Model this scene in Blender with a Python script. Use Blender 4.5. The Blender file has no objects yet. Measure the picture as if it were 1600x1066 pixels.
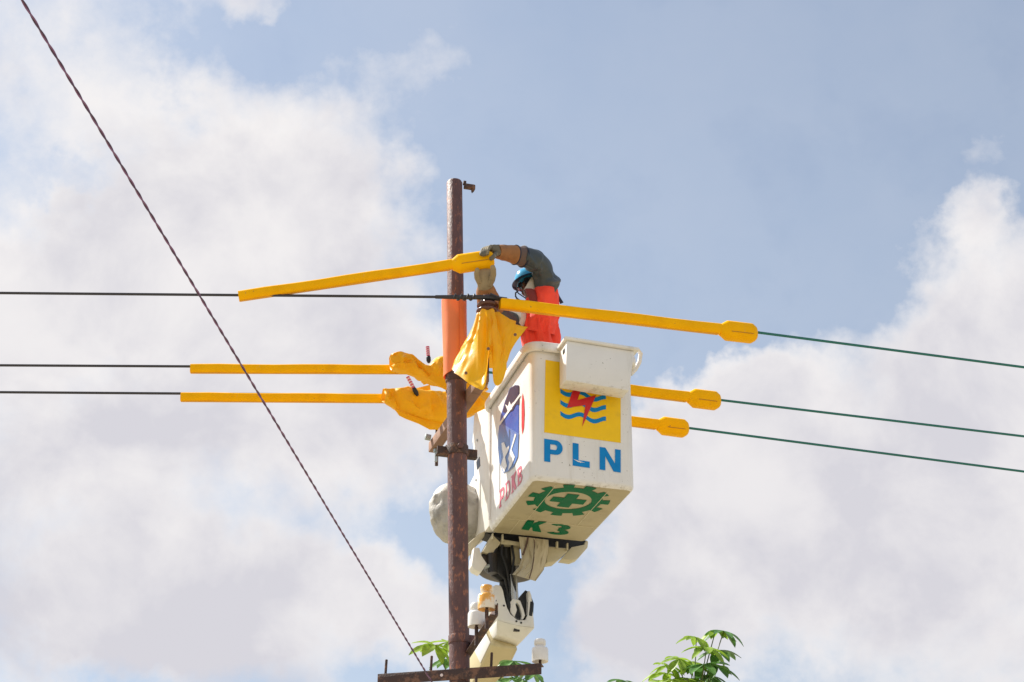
import bpy, bmesh, math, random
from mathutils import Vector, Matrix, noise

random.seed(7)
SC = bpy.context.scene
COL = SC.collection
R = math.radians

# ------------------------------------------------------------------ camera
PITCH = R(26.0)
FPX = 3000.0                                  # focal length in pixels of the 1600 px photograph
CAM = Vector((0.0, 0.0, 1.6))
cd = bpy.data.cameras.new('camera')
cd.sensor_width = 36.0
cd.lens = FPX / 1600 * 36.0
cd.clip_start = 0.05
cd.clip_end = 5000
cam = bpy.data.objects.new('camera', cd)
cam.location = CAM
cam.rotation_euler = (R(90) + PITCH, 0, 0)
COL.objects.link(cam)
SC.camera = cam

# ------------------------------------------------------------------ sun, sky, exposure
SUN_DIR = Vector((-0.80, 0.42, 0.0)).normalized()      # towards the sun, in plan
SUN_EL = R(50)
SUN_VEC = Vector((SUN_DIR.x * math.cos(SUN_EL), SUN_DIR.y * math.cos(SUN_EL), math.sin(SUN_EL)))
sl = bpy.data.lights.new('sun', 'SUN')
sl.energy = 5.0
sl.angle = R(0.6)
sl.color = (1.0, 0.95, 0.87)
sun = bpy.data.objects.new('sun', sl)
sun.rotation_euler = (-SUN_VEC).to_track_quat('-Z', 'Y').to_euler()
COL.objects.link(sun)

SC.view_settings.view_transform = 'Standard'
SC.view_settings.look = 'None'
SC.view_settings.exposure = 0.66
SC.view_settings.gamma = 1.0
SC.view_settings.use_curve_mapping = False

W = bpy.data.worlds.new('World')
SC.world = W
W.use_nodes = True


class NT:
    """small node-tree helper"""
    def __init__(self, tree):
        self.t = tree
        self.t.nodes.clear()

    def n(self, kind, **kw):
        o = self.t.nodes.new(kind)
        for k, v in kw.items():
            setattr(o, k, v)
        return o

    def put(self, sock, v):
        if isinstance(v, bpy.types.NodeSocket):
            self.t.links.new(v, sock)
        else:
            sock.default_value = v

    def math(self, op, a, b=0.0, c=None, clamp=False):
        o = self.n('ShaderNodeMath', operation=op, use_clamp=clamp)
        self.put(o.inputs[0], a)
        self.put(o.inputs[1], b)
        if c is not None:
            self.put(o.inputs[2], c)
        return o.outputs[0]

    def vec(self, op, a, b=(0, 0, 0)):
        o = self.n('ShaderNodeVectorMath', operation=op)
        self.put(o.inputs[0], a)
        if op == 'SCALE':
            self.put(o.inputs['Scale'], b)
        elif len(o.inputs) > 1 and op not in ('LENGTH', 'NORMALIZE'):
            self.put(o.inputs[1], b)
        return o.outputs['Value'] if op in ('LENGTH', 'DOT_PRODUCT') else o.outputs['Vector']

    def ramp(self, v, a, b, c=0.0, d=1.0, smooth=True):
        o = self.n('ShaderNodeMapRange', interpolation_type='SMOOTHSTEP' if smooth else 'LINEAR')
        for i, x in enumerate((v, a, b, c, d)):
            self.put(o.inputs[i], x)
        return o.outputs[0]

    def noise(self, v, scale, detail=4, rough=0.55, dist=0.0):
        o = self.n('ShaderNodeTexNoise')
        self.put(o.inputs['Vector'], v)
        o.inputs['Scale'].default_value = scale
        o.inputs['Detail'].default_value = detail
        o.inputs['Roughness'].default_value = rough
        o.inputs['Distortion'].default_value = dist
        return o

    def mix(self, f, a, b, blend='MIX'):
        o = self.n('ShaderNodeMix', data_type='RGBA', blend_type=blend)
        self.put(o.inputs[0], f)
        self.put(o.inputs[6], a)
        self.put(o.inputs[7], b)
        return o.outputs[2]


def c4(c):
    return (c[0], c[1], c[2], 1.0)


def build_world():
    q = NT(W.node_tree)
    sky = q.n('ShaderNodeTexSky', sky_type='NISHITA')
    sky.sun_disc = False
    sky.sun_elevation = SUN_EL
    sky.sun_rotation = math.atan2(SUN_DIR.x, SUN_DIR.y)
    sky.air_density = 1.0
    sky.dust_density = 1.6
    sky.ozone_density = 1.6
    d = q.vec('NORMALIZE', q.n('ShaderNodeTexCoord').outputs['Generated'])
    # bearings of the clouds: gnomonic coordinates about the direction 26 degrees up, due +Y
    F = (0, math.cos(PITCH), math.sin(PITCH))
    U = (0, -math.sin(PITCH), math.cos(PITCH))
    f = q.vec('DOT_PRODUCT', d, F)
    u = q.math('DIVIDE', q.vec('DOT_PRODUCT', d, (1, 0, 0)), q.math('MAXIMUM', f, 0.05))
    v = q.math('DIVIDE', q.vec('DOT_PRODUCT', d, U), q.math('MAXIMUM', f, 0.05))
    cb = q.n('ShaderNodeCombineXYZ')
    q.put(cb.inputs[0], u)
    q.put(cb.inputs[1], v)
    uv = cb.outputs[0]
    # domain warp so that no bank keeps a smooth outline
    w1 = q.noise(d, 9.0, 5, 0.6)
    w2 = q.noise(d, 34.0, 6, 0.62)
    off = q.vec('ADD', q.vec('SCALE', q.vec('SUBTRACT', w1.outputs['Color'], (0.5, 0.5, 0.5)), 0.11),
                q.vec('SCALE', q.vec('SUBTRACT', w2.outputs['Color'], (0.5, 0.5, 0.5)), 0.042))
    uvw = q.vec('ADD', uv, off)
    # banks: bearing x, y, half-widths (photograph pixels about the view axis), weight
    banks = CLOUD_BANKS
    tot = None
    for (x, y, a, b, wgt) in banks:
        p = q.vec('SUBTRACT', uvw, ((x - 800) / FPX, (533 - y) / FPX, 0))
        p = q.vec('MULTIPLY', p, (FPX / a, FPX / b, 0))
        k = q.ramp(q.vec('LENGTH', p), 1.25, 0.25, 0.0, wgt)
        tot = k if tot is None else q.math('ADD', tot, k)
    front = q.ramp(f, 0.80, 0.93)
    # everywhere else: the same broken cloud
    wide = q.ramp(q.noise(d, 3.2, 6, 0.58).outputs[0], 0.42, 0.62)
    tot = q.math('ADD', q.math('MULTIPLY', tot, front), q.math('MULTIPLY', wide, q.math('SUBTRACT', 1.0, front)))
    fine = q.noise(d, 26.0, 8, 0.62)
    fluff = q.noise(d, 70.0, 6, 0.6)
    dens = q.math('ADD', tot, q.math('MULTIPLY', q.math('SUBTRACT', fine.outputs[0], 0.5), 0.85))
    dens = q.math('ADD', dens, q.math('MULTIPLY', q.math('SUBTRACT', fluff.outputs[0], 0.5), 0.16))
    alpha = q.ramp(dens, -0.02, 1.08)
    # thin veil all over the blue
    low = q.ramp(d_z(q, d), 0.58, 0.25, 0.0, 0.16, False)
    veil = q.ramp(q.noise(d, 6.0, 5, 0.6).outputs[0], 0.25, 0.8, 0.17, 0.27)
    veil = q.math('ADD', veil, low)
    alpha = q.math('MAXIMUM', alpha, veil)
    # bodies: white lobes, lilac-grey bases
    lobe = q.noise(q.vec('ADD', d, (0.01, 0.0, -0.02)), 13.0, 7, 0.56, 0.2)
    k = q.math('ADD', q.ramp(lobe.outputs[0], 0.25, 0.66), q.ramp(dens, 1.35, 0.55, -0.25, 0.25))
    k = q.math('ADD', k, q.ramp(d_z(q, d), 0.28, 0.50, -0.25, 0.18, False), clamp=True)
    cloud = q.mix(k, c4((4.35, 4.28, 4.62)), c4((5.85, 5.68, 5.66)))
    tint = q.mix(1.0, sky.outputs[0], c4((0.90, 0.95, 0.92)), 'MULTIPLY')
    col = q.mix(alpha, tint, cloud)
    bg = q.n('ShaderNodeBackground')
    q.put(bg.inputs[0], col)
    bg.inputs[1].default_value = 0.10
    out = q.n('ShaderNodeOutputWorld')
    q.put(out.inputs[0], bg.outputs[0])


def d_z(q, d):
    s = q.n('ShaderNodeSeparateXYZ')
    q.put(s.inputs[0], d)
    return s.outputs[2]


CLOUD_BANKS = [
    # left mass
    (60, 60, 360, 230, 0.54), (180, 190, 280, 160, 0.32), (-60, 420, 330, 190, 0.85), (330, 330, 300, 190, 0.85),
    (150, 560, 430, 230, 0.75), (470, 520, 280, 270, 0.70), (560, 640, 190, 180, 0.35), (100, 850, 480, 260, 0.85),
    (380, 1000, 440, 190, 0.85), (620, 960, 150, 110, 0.40), (388, 12, 85, 62, 0.55), (700, 110, 120, 55, 0.25),
    (560, 170, 210, 90, 0.27), (660, 420, 230, 260, 0.26), (640, 740, 230, 230, 0.36), (830, 960, 170, 190, 0.22), (520, 330, 200, 200, 0.25), (100, 268, 110, 40, -0.30), (290, 120, 60, 90, -0.22), (610, 830, 190, 60, -0.14),
    # right cumulus
    (1330, 700, 330, 250, 1.05), (1600, 540, 230, 230, 1.05), (1180, 560, 130, 90, 0.75), (1120, 850, 240, 260, 0.85),
    (1550, 950, 420, 260, 0.95), (1570, 345, 90, 75, 0.50), (1400, 340, 40, 30, 0.25), (1060, 700, 110, 150, 0.50),
    (1590, 230, 90, 60, 0.35), (985, 8, 60, 30, 0.18), (1000, 1000, 150, 120, 0.50), (1010, 800, 130, 220, 0.42), (1060, 600, 110, 100, 0.40),
]
build_world()

# ------------------------------------------------------------------ the lift's own frame of axes
# w runs along the bucket's signed side (and along the power line), d away from the viewer, h up
YAW = R(16.1)
ORG = Vector((0.138, 12.765, 6.725))
M = Matrix.Translation(ORG) @ Matrix.Rotation(YAW, 4, 'Z')
MI = M.inverted()
CAML = MI @ CAM
GROUND_H = -ORG.z


def ray(x, y):
    X, Y = (x - 800) / FPX, (533 - y) / FPX
    v = Vector((X, math.cos(PITCH) - Y * math.sin(PITCH), math.sin(PITCH) + Y * math.cos(PITCH)))
    return MI.to_3x3() @ v


def at(x, y, w=None, d=None, h=None):
    """point of the scene seen at a photograph pixel, on the plane w=, d= or h="""
    r = ray(x, y)
    if w is not None:
        t = (w - CAML.x) / r.x
    elif d is not None:
        t = (d - CAML.y) / r.y
    else:
        t = (h - CAML.z) / r.z
    return CAML + r * t


def ppm(p):
    """photograph pixels per metre at a point"""
    q = M @ p - CAM
    return FPX / (q.y * math.cos(PITCH) + q.z * math.sin(PITCH))


V = Vector
UP = V((0, 0, 1))


# ------------------------------------------------------------------ mesh builder
class MB:
    def __init__(self):
        self.v = []
        self.f = []

    def add(self, pts, faces):
        k = len(self.v)
        self.v += [V(p) for p in pts]
        self.f += [tuple(i + k for i in f) for f in faces]
        return self

    def box(self, c, s, ax=None):
        ax = ax or (V((1, 0, 0)), V((0, 1, 0)), V((0, 0, 1)))
        c = V(c)
        pts = [c + ax[0] * (s[0] / 2 * i) + ax[1] * (s[1] / 2 * j) + ax[2] * (s[2] / 2 * k)
               for i in (-1, 1) for j in (-1, 1) for k in (-1, 1)]
        return self.add(pts, [(0, 1, 3, 2), (4, 6, 7, 5), (0, 4, 5, 1), (2, 3, 7, 6), (0, 2, 6, 4), (1, 5, 7, 3)])

    def loft(self, rings, caps=True, closed=True):
        n = len(rings[0])
        k = len(self.v)
        for r in rings:
            self.v += [V(p) for p in r]
        for i in range(len(rings) - 1):
            for j in range(n if closed else n - 1):
                j2 = (j + 1) % n
                self.f.append((k + i * n + j, k + i * n + j2, k + (i + 1) * n + j2, k + (i + 1) * n + j))
        if caps and closed:
            self.f.append(tuple(k + j for j in reversed(range(n))))
            self.f.append(tuple(k + (len(rings) - 1) * n + j for j in range(n)))
        return self

    def frames(self, pts, up=None):
        pts = [V(p) for p in pts]
        out = []
        N = None
        for i, p in enumerate(pts):
            t = (pts[min(i + 1, len(pts) - 1)] - pts[max(i - 1, 0)]).normalized()
            if N is None:
                a = V(up) if up is not None else (UP if abs(t.z) < 0.9 else V((1, 0, 0)))
                N = (a - t * a.dot(t)).normalized()
            else:
                N = (N - t * N.dot(t)).normalized()
            out.append((p, t, N, t.cross(N)))
        return out

    def tube(self, pts, r, n=12, caps=True, up=None, flat=1.0):
        rings = []
        for i, (p, t, N, Bn) in enumerate(self.frames(pts, up)):
            rr = r[i] if isinstance(r, (list, tuple)) else r
            rings.append([p + N * (math.cos(2 * math.pi * j / n) * rr) + Bn * (math.sin(2 * math.pi * j / n) * rr * flat)
                          for j in range(n)])
        return self.loft(rings, caps)

    def lathe(self, base, prof, axis=UP, n=24, caps=True):
        axis = V(axis).normalized()
        a = V((1, 0, 0)) if abs(axis.x) < 0.9 else V((0, 1, 0))
        X = (a - axis * a.dot(axis)).normalized()
        Y = axis.cross(X)
        rings = [[V(base) + axis * z + X * (math.cos(2 * math.pi * j / n) * r) + Y * (math.sin(2 * math.pi * j / n) * r)
                  for j in range(n)] for r, z in prof]
        return self.loft(rings, caps)

    def prism(self, poly, ext):
        poly = [V(p) for p in poly]
        ext = V(ext)
        n = len(poly)
        return self.add(poly + [p + ext for p in poly],
                        [tuple(range(n)), tuple(n + i for i in reversed(range(n)))] +
                        [(i, i + n, (i + 1) % n + n, (i + 1) % n) for i in range(n)])

    def face(self, poly):
        return self.add(poly, [tuple(range(len(poly)))])

    def build(self, name, mat, parent=None, loc=None, bevel=0.0, sharp=38, segs=2, weld=False):
        me = bpy.data.meshes.new(name)
        if parent is not None:
            o0 = parent.get('_o')
            o0 = V(o0)
        else:
            o0 = V(loc) if loc is not None else self.low()
            o0 = M @ o0
        me.from_pydata([M @ p - o0 for p in self.v], [], self.f)
        bm = bmesh.new()
        bm.from_mesh(me)
        if weld:
            bmesh.ops.remove_doubles(bm, verts=bm.verts, dist=0.0004)
        bmesh.ops.recalc_face_normals(bm, faces=bm.faces)
        if bevel:
            ed = [e for e in bm.edges if len(e.link_faces) == 2 and e.calc_face_angle(0) > R(25)]
            bmesh.ops.bevel(bm, geom=ed, offset=bevel, segments=segs, affect='EDGES', profile=0.5, clamp_overlap=True)
        for f in bm.faces:
            f.smooth = True
        for e in bm.edges:
            if len(e.link_faces) == 2 and e.calc_face_angle(0) > R(sharp):
                e.smooth = False
        bm.to_mesh(me)
        bm.free()
        me.materials.append(mat)
        o = bpy.data.objects.new(name, me)
        COL.objects.link(o)
        if parent is not None:
            o.parent = parent
        else:
            o.location = o0
        o['_o'] = tuple(o0)
        return o

    def low(self):
        lo = min(p.z for p in self.v)
        n = len(self.v)
        return V((sum(p.x for p in self.v) / n, sum(p.y for p in self.v) / n, lo))


def thing(name, label, cat, loc, group=None):
    o = bpy.data.objects.new(name, None)
    o.empty_display_size = 0.1
    COL.objects.link(o)
    o.location = M @ V(loc)
    o['_o'] = tuple(o.location)
    return tag(o, label, cat, group)


def tag(o, label, cat, group=None):
    o['label'] = label
    o['category'] = cat
    if group:
        o['group'] = group
    return o


# ------------------------------------------------------------------ materials
def mat(name, col, rough=0.5, metal=0.0, dirt=None, dirt_amt=0.4, dirt_scale=6.0, lo=0.5, hi=0.75, bump=0.0,
        bump_scale=60.0, vary=0.08, spec=0.5, trans=0.0, streak=False, dirt2=None, specks=None, stretch=None, edge_grime=False):
    m = bpy.data.materials.new(name)
    m.use_nodes = True
    q = NT(m.node_tree)
    co = q.n('ShaderNodeTexCoord').outputs['Object']
    base = co
    if stretch:
        base = q.vec('MULTIPLY', co, stretch)
    n1 = q.noise(base, dirt_scale * 0.7, 5, 0.6)
    v = q.ramp(n1.outputs[0], 0.3, 0.7, 1 - vary, 1 + vary, False)
    c = q.vec('SCALE', c4(col)[:3], v)
    if dirt is not None:
        sv = q.vec('MULTIPLY', co, (1, 1, 0.12)) if streak else base
        n2 = q.noise(sv, dirt_scale, 8, 0.68, 0.0)
        c = q.mix(q.ramp(n2.outputs[0], lo, hi, 0.0, dirt_amt), c, c4(dirt))
    if dirt2 is not None:
        n3 = q.noise(base, dirt_scale * 5, 6, 0.7, 0.0)
        c = q.mix(q.ramp(n3.outputs[0], 0.62, 0.70, 0.0, 0.7), c, c4(dirt2))
    if specks is not None:
        n4 = q.noise(co, 42, 3, 0.6)
        n5 = q.noise(co, 5, 3, 0.6)
        k4 = q.math('MULTIPLY', q.ramp(n4.outputs[0], 0.665, 0.70, 0.0, 0.75), q.ramp(n5.outputs[0], 0.45, 0.6))
        c = q.mix(k4, c, c4(specks))
        zz = q.n('ShaderNodeSeparateXYZ')
        q.put(zz.inputs[0], co)
        n7 = q.noise(q.vec('MULTIPLY', co, (1, 1, 2.5)), 17, 7, 0.7)
        k7 = q.math('MULTIPLY', q.ramp(zz.outputs[2], 0.055, 0.0), q.ramp(n7.outputs[0], 0.50, 0.64, 0.0, 0.55))
        if edge_grime:
            c = q.mix(k7, c, c4((0.33, 0.27, 0.19)))
        # fine scratches
        n6 = q.noise(q.vec('MULTIPLY', co, (30, 30, 3)), 3.0, 4, 0.6, 1.5)
        c = q.mix(q.ramp(n6.outputs[0], 0.66, 0.72, 0.0, 0.25), c, c4((0.40, 0.37, 0.32)))
    b = q.n('ShaderNodeBsdfPrincipled')
    q.put(b.inputs['Base Color'], c)
    q.put(b.inputs['Roughness'], q.ramp(n1.outputs[0], 0.3, 0.7, max(rough - 0.08, 0.05), min(rough + 0.08, 1), False))
    b.inputs['Metallic'].default_value = metal
    b.inputs['Specular IOR Level'].default_value = spec
    if bump:
        bp = q.n('ShaderNodeBump')
        bp.inputs['Strength'].default_value = bump
        bp.inputs['Distance'].default_value = 0.01
        q.put(bp.inputs['Height'], q.noise(base, bump_scale, 6, 0.6).outputs[0])
        q.put(b.inputs['Normal'], bp.outputs[0])
    sh = b.outputs[0]
    if trans:
        tr = q.n('ShaderNodeBsdfTranslucent')
        q.put(tr.inputs[0], c)
        mx = q.n('ShaderNodeMixShader')
        mx.inputs[0].default_value = trans
        q.put(mx.inputs[1], sh)
        q.put(mx.inputs[2], tr.outputs[0])
        sh = mx.outputs[0]
    out = q.n('ShaderNodeOutputMaterial')
    q.put(out.inputs[0], sh)
    return m


MT = {
    'rust': mat('rusty_pole_paint', (0.112, 0.052, 0.050), 0.55, 0, (0.40, 0.150, 0.075), 0.80, 34, 0.53, 0.66, 0.6, 90, 0.25,
                dirt2=(0.36, 0.20, 0.13), stretch=(1, 1, 0.45)),
    'rustdark': mat('dark_rusty_iron', (0.060, 0.034, 0.030), 0.7, 0, (0.24, 0.12, 0.075), 0.8, 12, 0.5, 0.64, 0.6, 80, 0.2,
                    dirt2=(0.33, 0.21, 0.15)),
    'rustlight': mat('weathered_brown_channel', (0.27, 0.155, 0.105), 0.75, 0, (0.13, 0.075, 0.055), 0.6, 9, 0.48, 0.7, 0.4, 80, 0.15),
    'galv': mat('galvanised_bolt', (0.38, 0.42, 0.42), 0.45, 0.7),
    'white': mat('white_fibreglass', (0.80, 0.79, 0.775), 0.38, 0, (0.42, 0.37, 0.28), 0.5, 6, 0.50, 0.76, 0.04, 40, 0.04, streak=True,
                 specks=(0.16, 0.14, 0.11), edge_grime=True),
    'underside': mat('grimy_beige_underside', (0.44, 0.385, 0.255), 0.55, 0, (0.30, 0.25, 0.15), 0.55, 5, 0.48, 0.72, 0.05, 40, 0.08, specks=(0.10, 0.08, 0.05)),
    'white2': mat('white_housing', (0.80, 0.785, 0.75), 0.45, 0, (0.42, 0.38, 0.30), 0.35, 7, 0.5, 0.75, 0.05, 40, 0.05),
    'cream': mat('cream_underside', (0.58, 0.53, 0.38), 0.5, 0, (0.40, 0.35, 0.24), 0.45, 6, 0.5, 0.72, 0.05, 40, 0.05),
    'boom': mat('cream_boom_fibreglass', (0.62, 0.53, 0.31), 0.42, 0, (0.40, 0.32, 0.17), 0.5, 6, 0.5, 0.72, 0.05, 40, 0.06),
    'canvas': mat('beige_canvas', (0.55, 0.49, 0.36), 0.85, 0, (0.34, 0.29, 0.2), 0.5, 8, 0.5, 0.72, 0.3, 90, 0.08),
    'foil': mat('silver_sheet_fabric', (0.46, 0.445, 0.41), 0.5, 0.1, (0.22, 0.21, 0.19), 0.75, 7, 0.45, 0.66, 0.5, 45, 0.1),
    'black': mat('black_rubber', (0.012, 0.013, 0.016), 0.5, 0),
    'dark': mat('dark_oily_steel', (0.035, 0.032, 0.032), 0.4, 0.4, (0.11, 0.07, 0.045), 0.6, 8),
    'steel': mat('hydraulic_steel', (0.42, 0.43, 0.43), 0.28, 0.85, (0.08, 0.08, 0.08), 0.5, 12),
    'yellow': mat('yellow_line_hose', (1.0, 0.50, 0.003), 0.42, 0, (0.86, 0.39, 0.004), 0.6, 7, 0.45, 0.75, 0.05, 60, 0.06, spec=0.06, specks=(0.30, 0.19, 0.06)),
    'yellowdark': mat('hose_parting_line', (0.50, 0.24, 0.012), 0.6),
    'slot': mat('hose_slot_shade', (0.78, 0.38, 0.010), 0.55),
    'pouch': mat('yellow_folded_blanket', (0.96, 0.50, 0.010), 0.42, 0, (0.82, 0.37, 0.008), 0.5, 5, 0.42, 0.7, 0.15, 40, 0.07, trans=0.10, spec=0.22),
    'cloth': mat('yellow_rubber_blanket', (0.98, 0.56, 0.014), 0.36, 0, (0.85, 0.36, 0.006), 0.45, 6, 0.45, 0.75, 0.12, 50, 0.06, trans=0.42, spec=0.35),
    'orange': mat('orange_pole_cover', (1.0, 0.34, 0.13), 0.45, 0, (1.0, 0.23, 0.07), 0.4, 6, 0.5, 0.8, 0.04, 40, 0.06, trans=0.35),
    'brownglaze': mat('brown_glazed_porcelain', (0.115, 0.043, 0.028), 0.22, 0, (0.20, 0.10, 0.07), 0.5, 14),
    'whiteglaze': mat('white_glazed_porcelain', (0.80, 0.78, 0.75), 0.2, 0, (0.45, 0.38, 0.28), 0.3, 14),
    'stainglaze': mat('orange_stained_porcelain', (0.78, 0.37, 0.055), 0.3, 0, (0.84, 0.76, 0.62), 0.95, 7, 0.43, 0.52),
    'wire': mat('dark_conductor', (0.045, 0.045, 0.055), 0.5, 0.3),
    'wiregreen': mat('green_grey_conductor', (0.020, 0.165, 0.145), 0.55, 0.2),
    'purple': mat('purple_black_cable', (0.075, 0.035, 0.085), 0.5, 0),
    'purple2': mat('violet_cable_sheath', (0.20, 0.085, 0.20), 0.5, 0),
    'blue': mat('blue_vinyl', (0.004, 0.235, 0.62), 0.4, 0, (0.5, 0.55, 0.6), 0.2, 14, 0.62, 0.7, spec=0.2),
    'navy': mat('navy_vinyl', (0.014, 0.085, 0.42), 0.35, 0, (0.10, 0.16, 0.45), 0.6, 9),
    'sheenblue': mat('sunlit_blue_vinyl', (0.095, 0.19, 0.50), 0.3, 0, (0.16, 0.26, 0.52), 0.6, 8),  # emblem blue with the sun's sheen mixed into the colour
    'ink': mat('dark_indigo_vinyl', (0.022, 0.014, 0.055), 0.35),
    'palered': mat('faded_red_vinyl', (0.62, 0.10, 0.14), 0.45),
    'red': mat('red_vinyl', (0.62, 0.018, 0.030), 0.4),
    'signyellow': mat('yellow_vinyl', (0.95, 0.60, 0.010), 0.4, 0, (0.66, 0.42, 0.03), 0.4, 7, spec=0.25),
    'green': mat('green_vinyl', (0.001, 0.135, 0.058), 0.45, 0, (0.04, 0.24, 0.12), 0.3, 16, 0.62, 0.7, spec=0.06),
    'decal': mat('white_decal', (0.84, 0.82, 0.80), 0.3),
    'pinkred': mat('pink_red_vinyl', (0.72, 0.165, 0.235), 0.45),
    'sleeve': mat('grey_rubber_sleeve', (0.042, 0.058, 0.068), 0.48, 0, (0.095, 0.10, 0.10), 0.5, 5, 0.45, 0.7, 0.1, 40, 0.12),
    'lining': mat('pale_sleeve_lining', (0.62, 0.60, 0.55), 0.6),
    'cuff': mat('tan_leather_cuff', (0.34, 0.150, 0.050), 0.7, 0, (0.22, 0.10, 0.04), 0.6, 10, 0.45, 0.7, 0.3, 60, 0.1),
    'cuffedge': mat('brown_cuff_binding', (0.13, 0.085, 0.072), 0.7),
    'glove': mat('olive_grey_glove', (0.145, 0.130, 0.095), 0.75, 0, (0.42, 0.35, 0.23), 0.7, 11, 0.48, 0.62, 0.3, 70, 0.15),
    'glovepale': mat('pale_leather_glove', (0.33, 0.255, 0.150), 0.75, 0, (0.14, 0.11, 0.08), 0.7, 9, 0.5, 0.66, 0.3, 70, 0.15),
    'vest': mat('red_orange_jacket', (0.93, 0.078, 0.040), 0.75, 0, (0.80, 0.04, 0.022), 0.5, 8, 0.4, 0.7, 0.2, 90, 0.06),
    'collar': mat('maroon_collar', (0.20, 0.030, 0.028), 0.75),
    'trouser': mat('grey_green_coverall', (0.27, 0.30, 0.28), 0.8),
    'skin': mat('dark_skin', (0.115, 0.055, 0.036), 0.5),
    'helmet': mat('blue_helmet_shell', (0.040, 0.370, 0.640), 0.25),
    'brim': mat('navy_brim_underside', (0.010, 0.030, 0.085), 0.4),
    'glass': mat('dark_glasses', (0.012, 0.014, 0.022), 0.12),
    'strap': mat('navy_strap', (0.012, 0.018, 0.045), 0.6),
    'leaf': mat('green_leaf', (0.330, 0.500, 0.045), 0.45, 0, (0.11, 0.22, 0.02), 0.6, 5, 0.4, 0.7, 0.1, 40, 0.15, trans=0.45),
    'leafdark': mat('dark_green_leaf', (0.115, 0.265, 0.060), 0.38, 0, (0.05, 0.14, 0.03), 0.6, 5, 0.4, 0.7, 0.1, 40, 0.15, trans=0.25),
    'stem': mat('green_petiole', (0.10, 0.13, 0.04), 0.6),
    'bark': mat('grey_brown_bark', (0.17, 0.13, 0.09), 0.85, 0, (0.09, 0.07, 0.05), 0.6, 8, 0.45, 0.7, 0.6, 30),
    'ground': mat('dry_sandy_ground', (0.33, 0.275, 0.19), 0.9, 0, (0.24, 0.225, 0.13), 0.7, 0.25, 0.45, 0.6, 0.3, 3, 0.12),
    'pink': mat('pink_stripe', (0.62, 0.10, 0.20), 0.5),
    'pale': mat('pale_stripe', (0.74, 0.62, 0.62), 0.5),
}


# ------------------------------------------------------------------ ground
g = bpy.data.meshes.new('ground')
S = 2500
g.from_pydata([(-S, -S, 0), (S, -S, 0), (S, S, 0), (-S, S, 0)], [], [(0, 1, 2, 3)])
g.materials.append(MT['ground'])
go = bpy.data.objects.new('ground', g)
COL.objects.link(go)
go['kind'] = 'structure'

# ------------------------------------------------------------------ power line geometry
DP = 0.30                                   # depth of the pole
near_pin = at(762, 470, d=-0.05)
ZC = near_pin.z                             # height of the three conductors
mid_pin = at(706, 575, h=ZC - 0.01)
far_pin = at(684, 618, h=ZC - 0.01)

# ------------------------------------------------------------------ utility pole
pt = at(710, 284, d=DP)
pb = at(717.5, 1000, d=DP)
axis = (pt - pb).normalized()


def on_pole(h):
    return pb + axis * ((h - pb.z) / axis.z)


foot = on_pole(GROUND_H)
pole = thing('utility_pole', 'rusty brown stepped steel pole standing left of the white bucket', 'pole', foot)
step = on_pole(at(716, 580, d=DP).z)
r_top = 12.2 / ppm(pt)
r_low = 15.4 / ppm(step)
r_low2 = 16.0 / ppm(pb)
mb = MB()
mb.lathe(step, [(r_top * 1.06, -0.05), (r_top * 1.03, 0.4), (r_top, (pt - step).length - 0.012), (r_top * 0.9, (pt - step).length)], axis, 32)
mb.build('upper_section', MT['rust'], pole)
mb = MB()
L = (step - foot).length
mb.lathe(foot, [(r_low2 * 1.05, -0.3), (r_low2, L - 2.0), (r_low, L - 0.10), (r_low, L - 0.02), (r_top * 1.1, L)], axis, 32)
mb.build('lower_section', MT['rust'], pole)
mb = MB()
cj = on_pole(at(716, 597, d=DP).z)
mb.lathe(cj, [(r_low, -0.01), (r_low * 1.12, 0.0), (r_low * 1.13, 0.055), (r_low * 1.02, 0.068)], axis, 32)
mb.build('joint_collar', MT['rustdark'], pole)
# bracket near the tip
tb = on_pole(at(711, 291, d=DP).z)
mb = MB()
p = tb + V((r_top + 0.035, -0.02, 0))
mb.box(p + V((0.015, 0, 0.0)), (0.075, 0.045, 0.030), None)
mb.box(p + V((-0.02, 0, 0.028)), (0.022, 0.03, 0.028), None)
mb.box(p + V((0.05, 0, -0.008)), (0.022, 0.05, 0.040), None)
mb.lathe(p + V((0.042, 0, -0.05)), [(0.006, 0), (0.006, 0.04)], n=8)
mb.build('tip_bracket', MT['rustdark'], pole, bevel=0.003)
# mid clamp with flanges
mc = on_pole(at(716, 704, d=DP).z)
mb = MB()
mb.lathe(mc, [(r_low * 1.0, -0.045), (r_low * 1.12, -0.045), (r_low * 1.12, 0.03), (r_low, 0.03)], axis, 32)
for s in (-1, 1):
    mb.box(mc + V((s * (r_low + 0.035), 0.0, -0.012)), (0.085, 0.016, 0.062))
    mb.box(mc + V((s * (r_low + 0.035), 0.022, -0.04)), (0.09, 0.06, 0.008))
mb.build('pole_clamp', MT['rustdark'], pole, bevel=0.003)
mb = MB()
mb.lathe(mc + V((0.0, -r_low * 1.1 - 0.012, 0.0)), [(0.022, -0.008), (0.022, 0.010), (0.014, 0.014)], (0.1, -1, 0), 6)
mb.build('clamp_bolt', MT['rust'], pole)
# low clamp
lc = on_pole(at(717, 1000, d=DP).z)
mb = MB()
mb.lathe(lc, [(r_low2, -0.03), (r_low2 * 1.07, -0.03), (r_low2 * 1.07, 0.03), (r_low2, 0.03)], axis, 32)
mb.box(lc + V((r_low2 + 0.03, -0.02, 0.005)), (0.07, 0.014, 0.06))
mb.box(lc + V((r_low2 + 0.03, 0.02, 0.005)), (0.07, 0.014, 0.06))
mb.build('pole_band', MT['rust'], pole, bevel=0.002)

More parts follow.
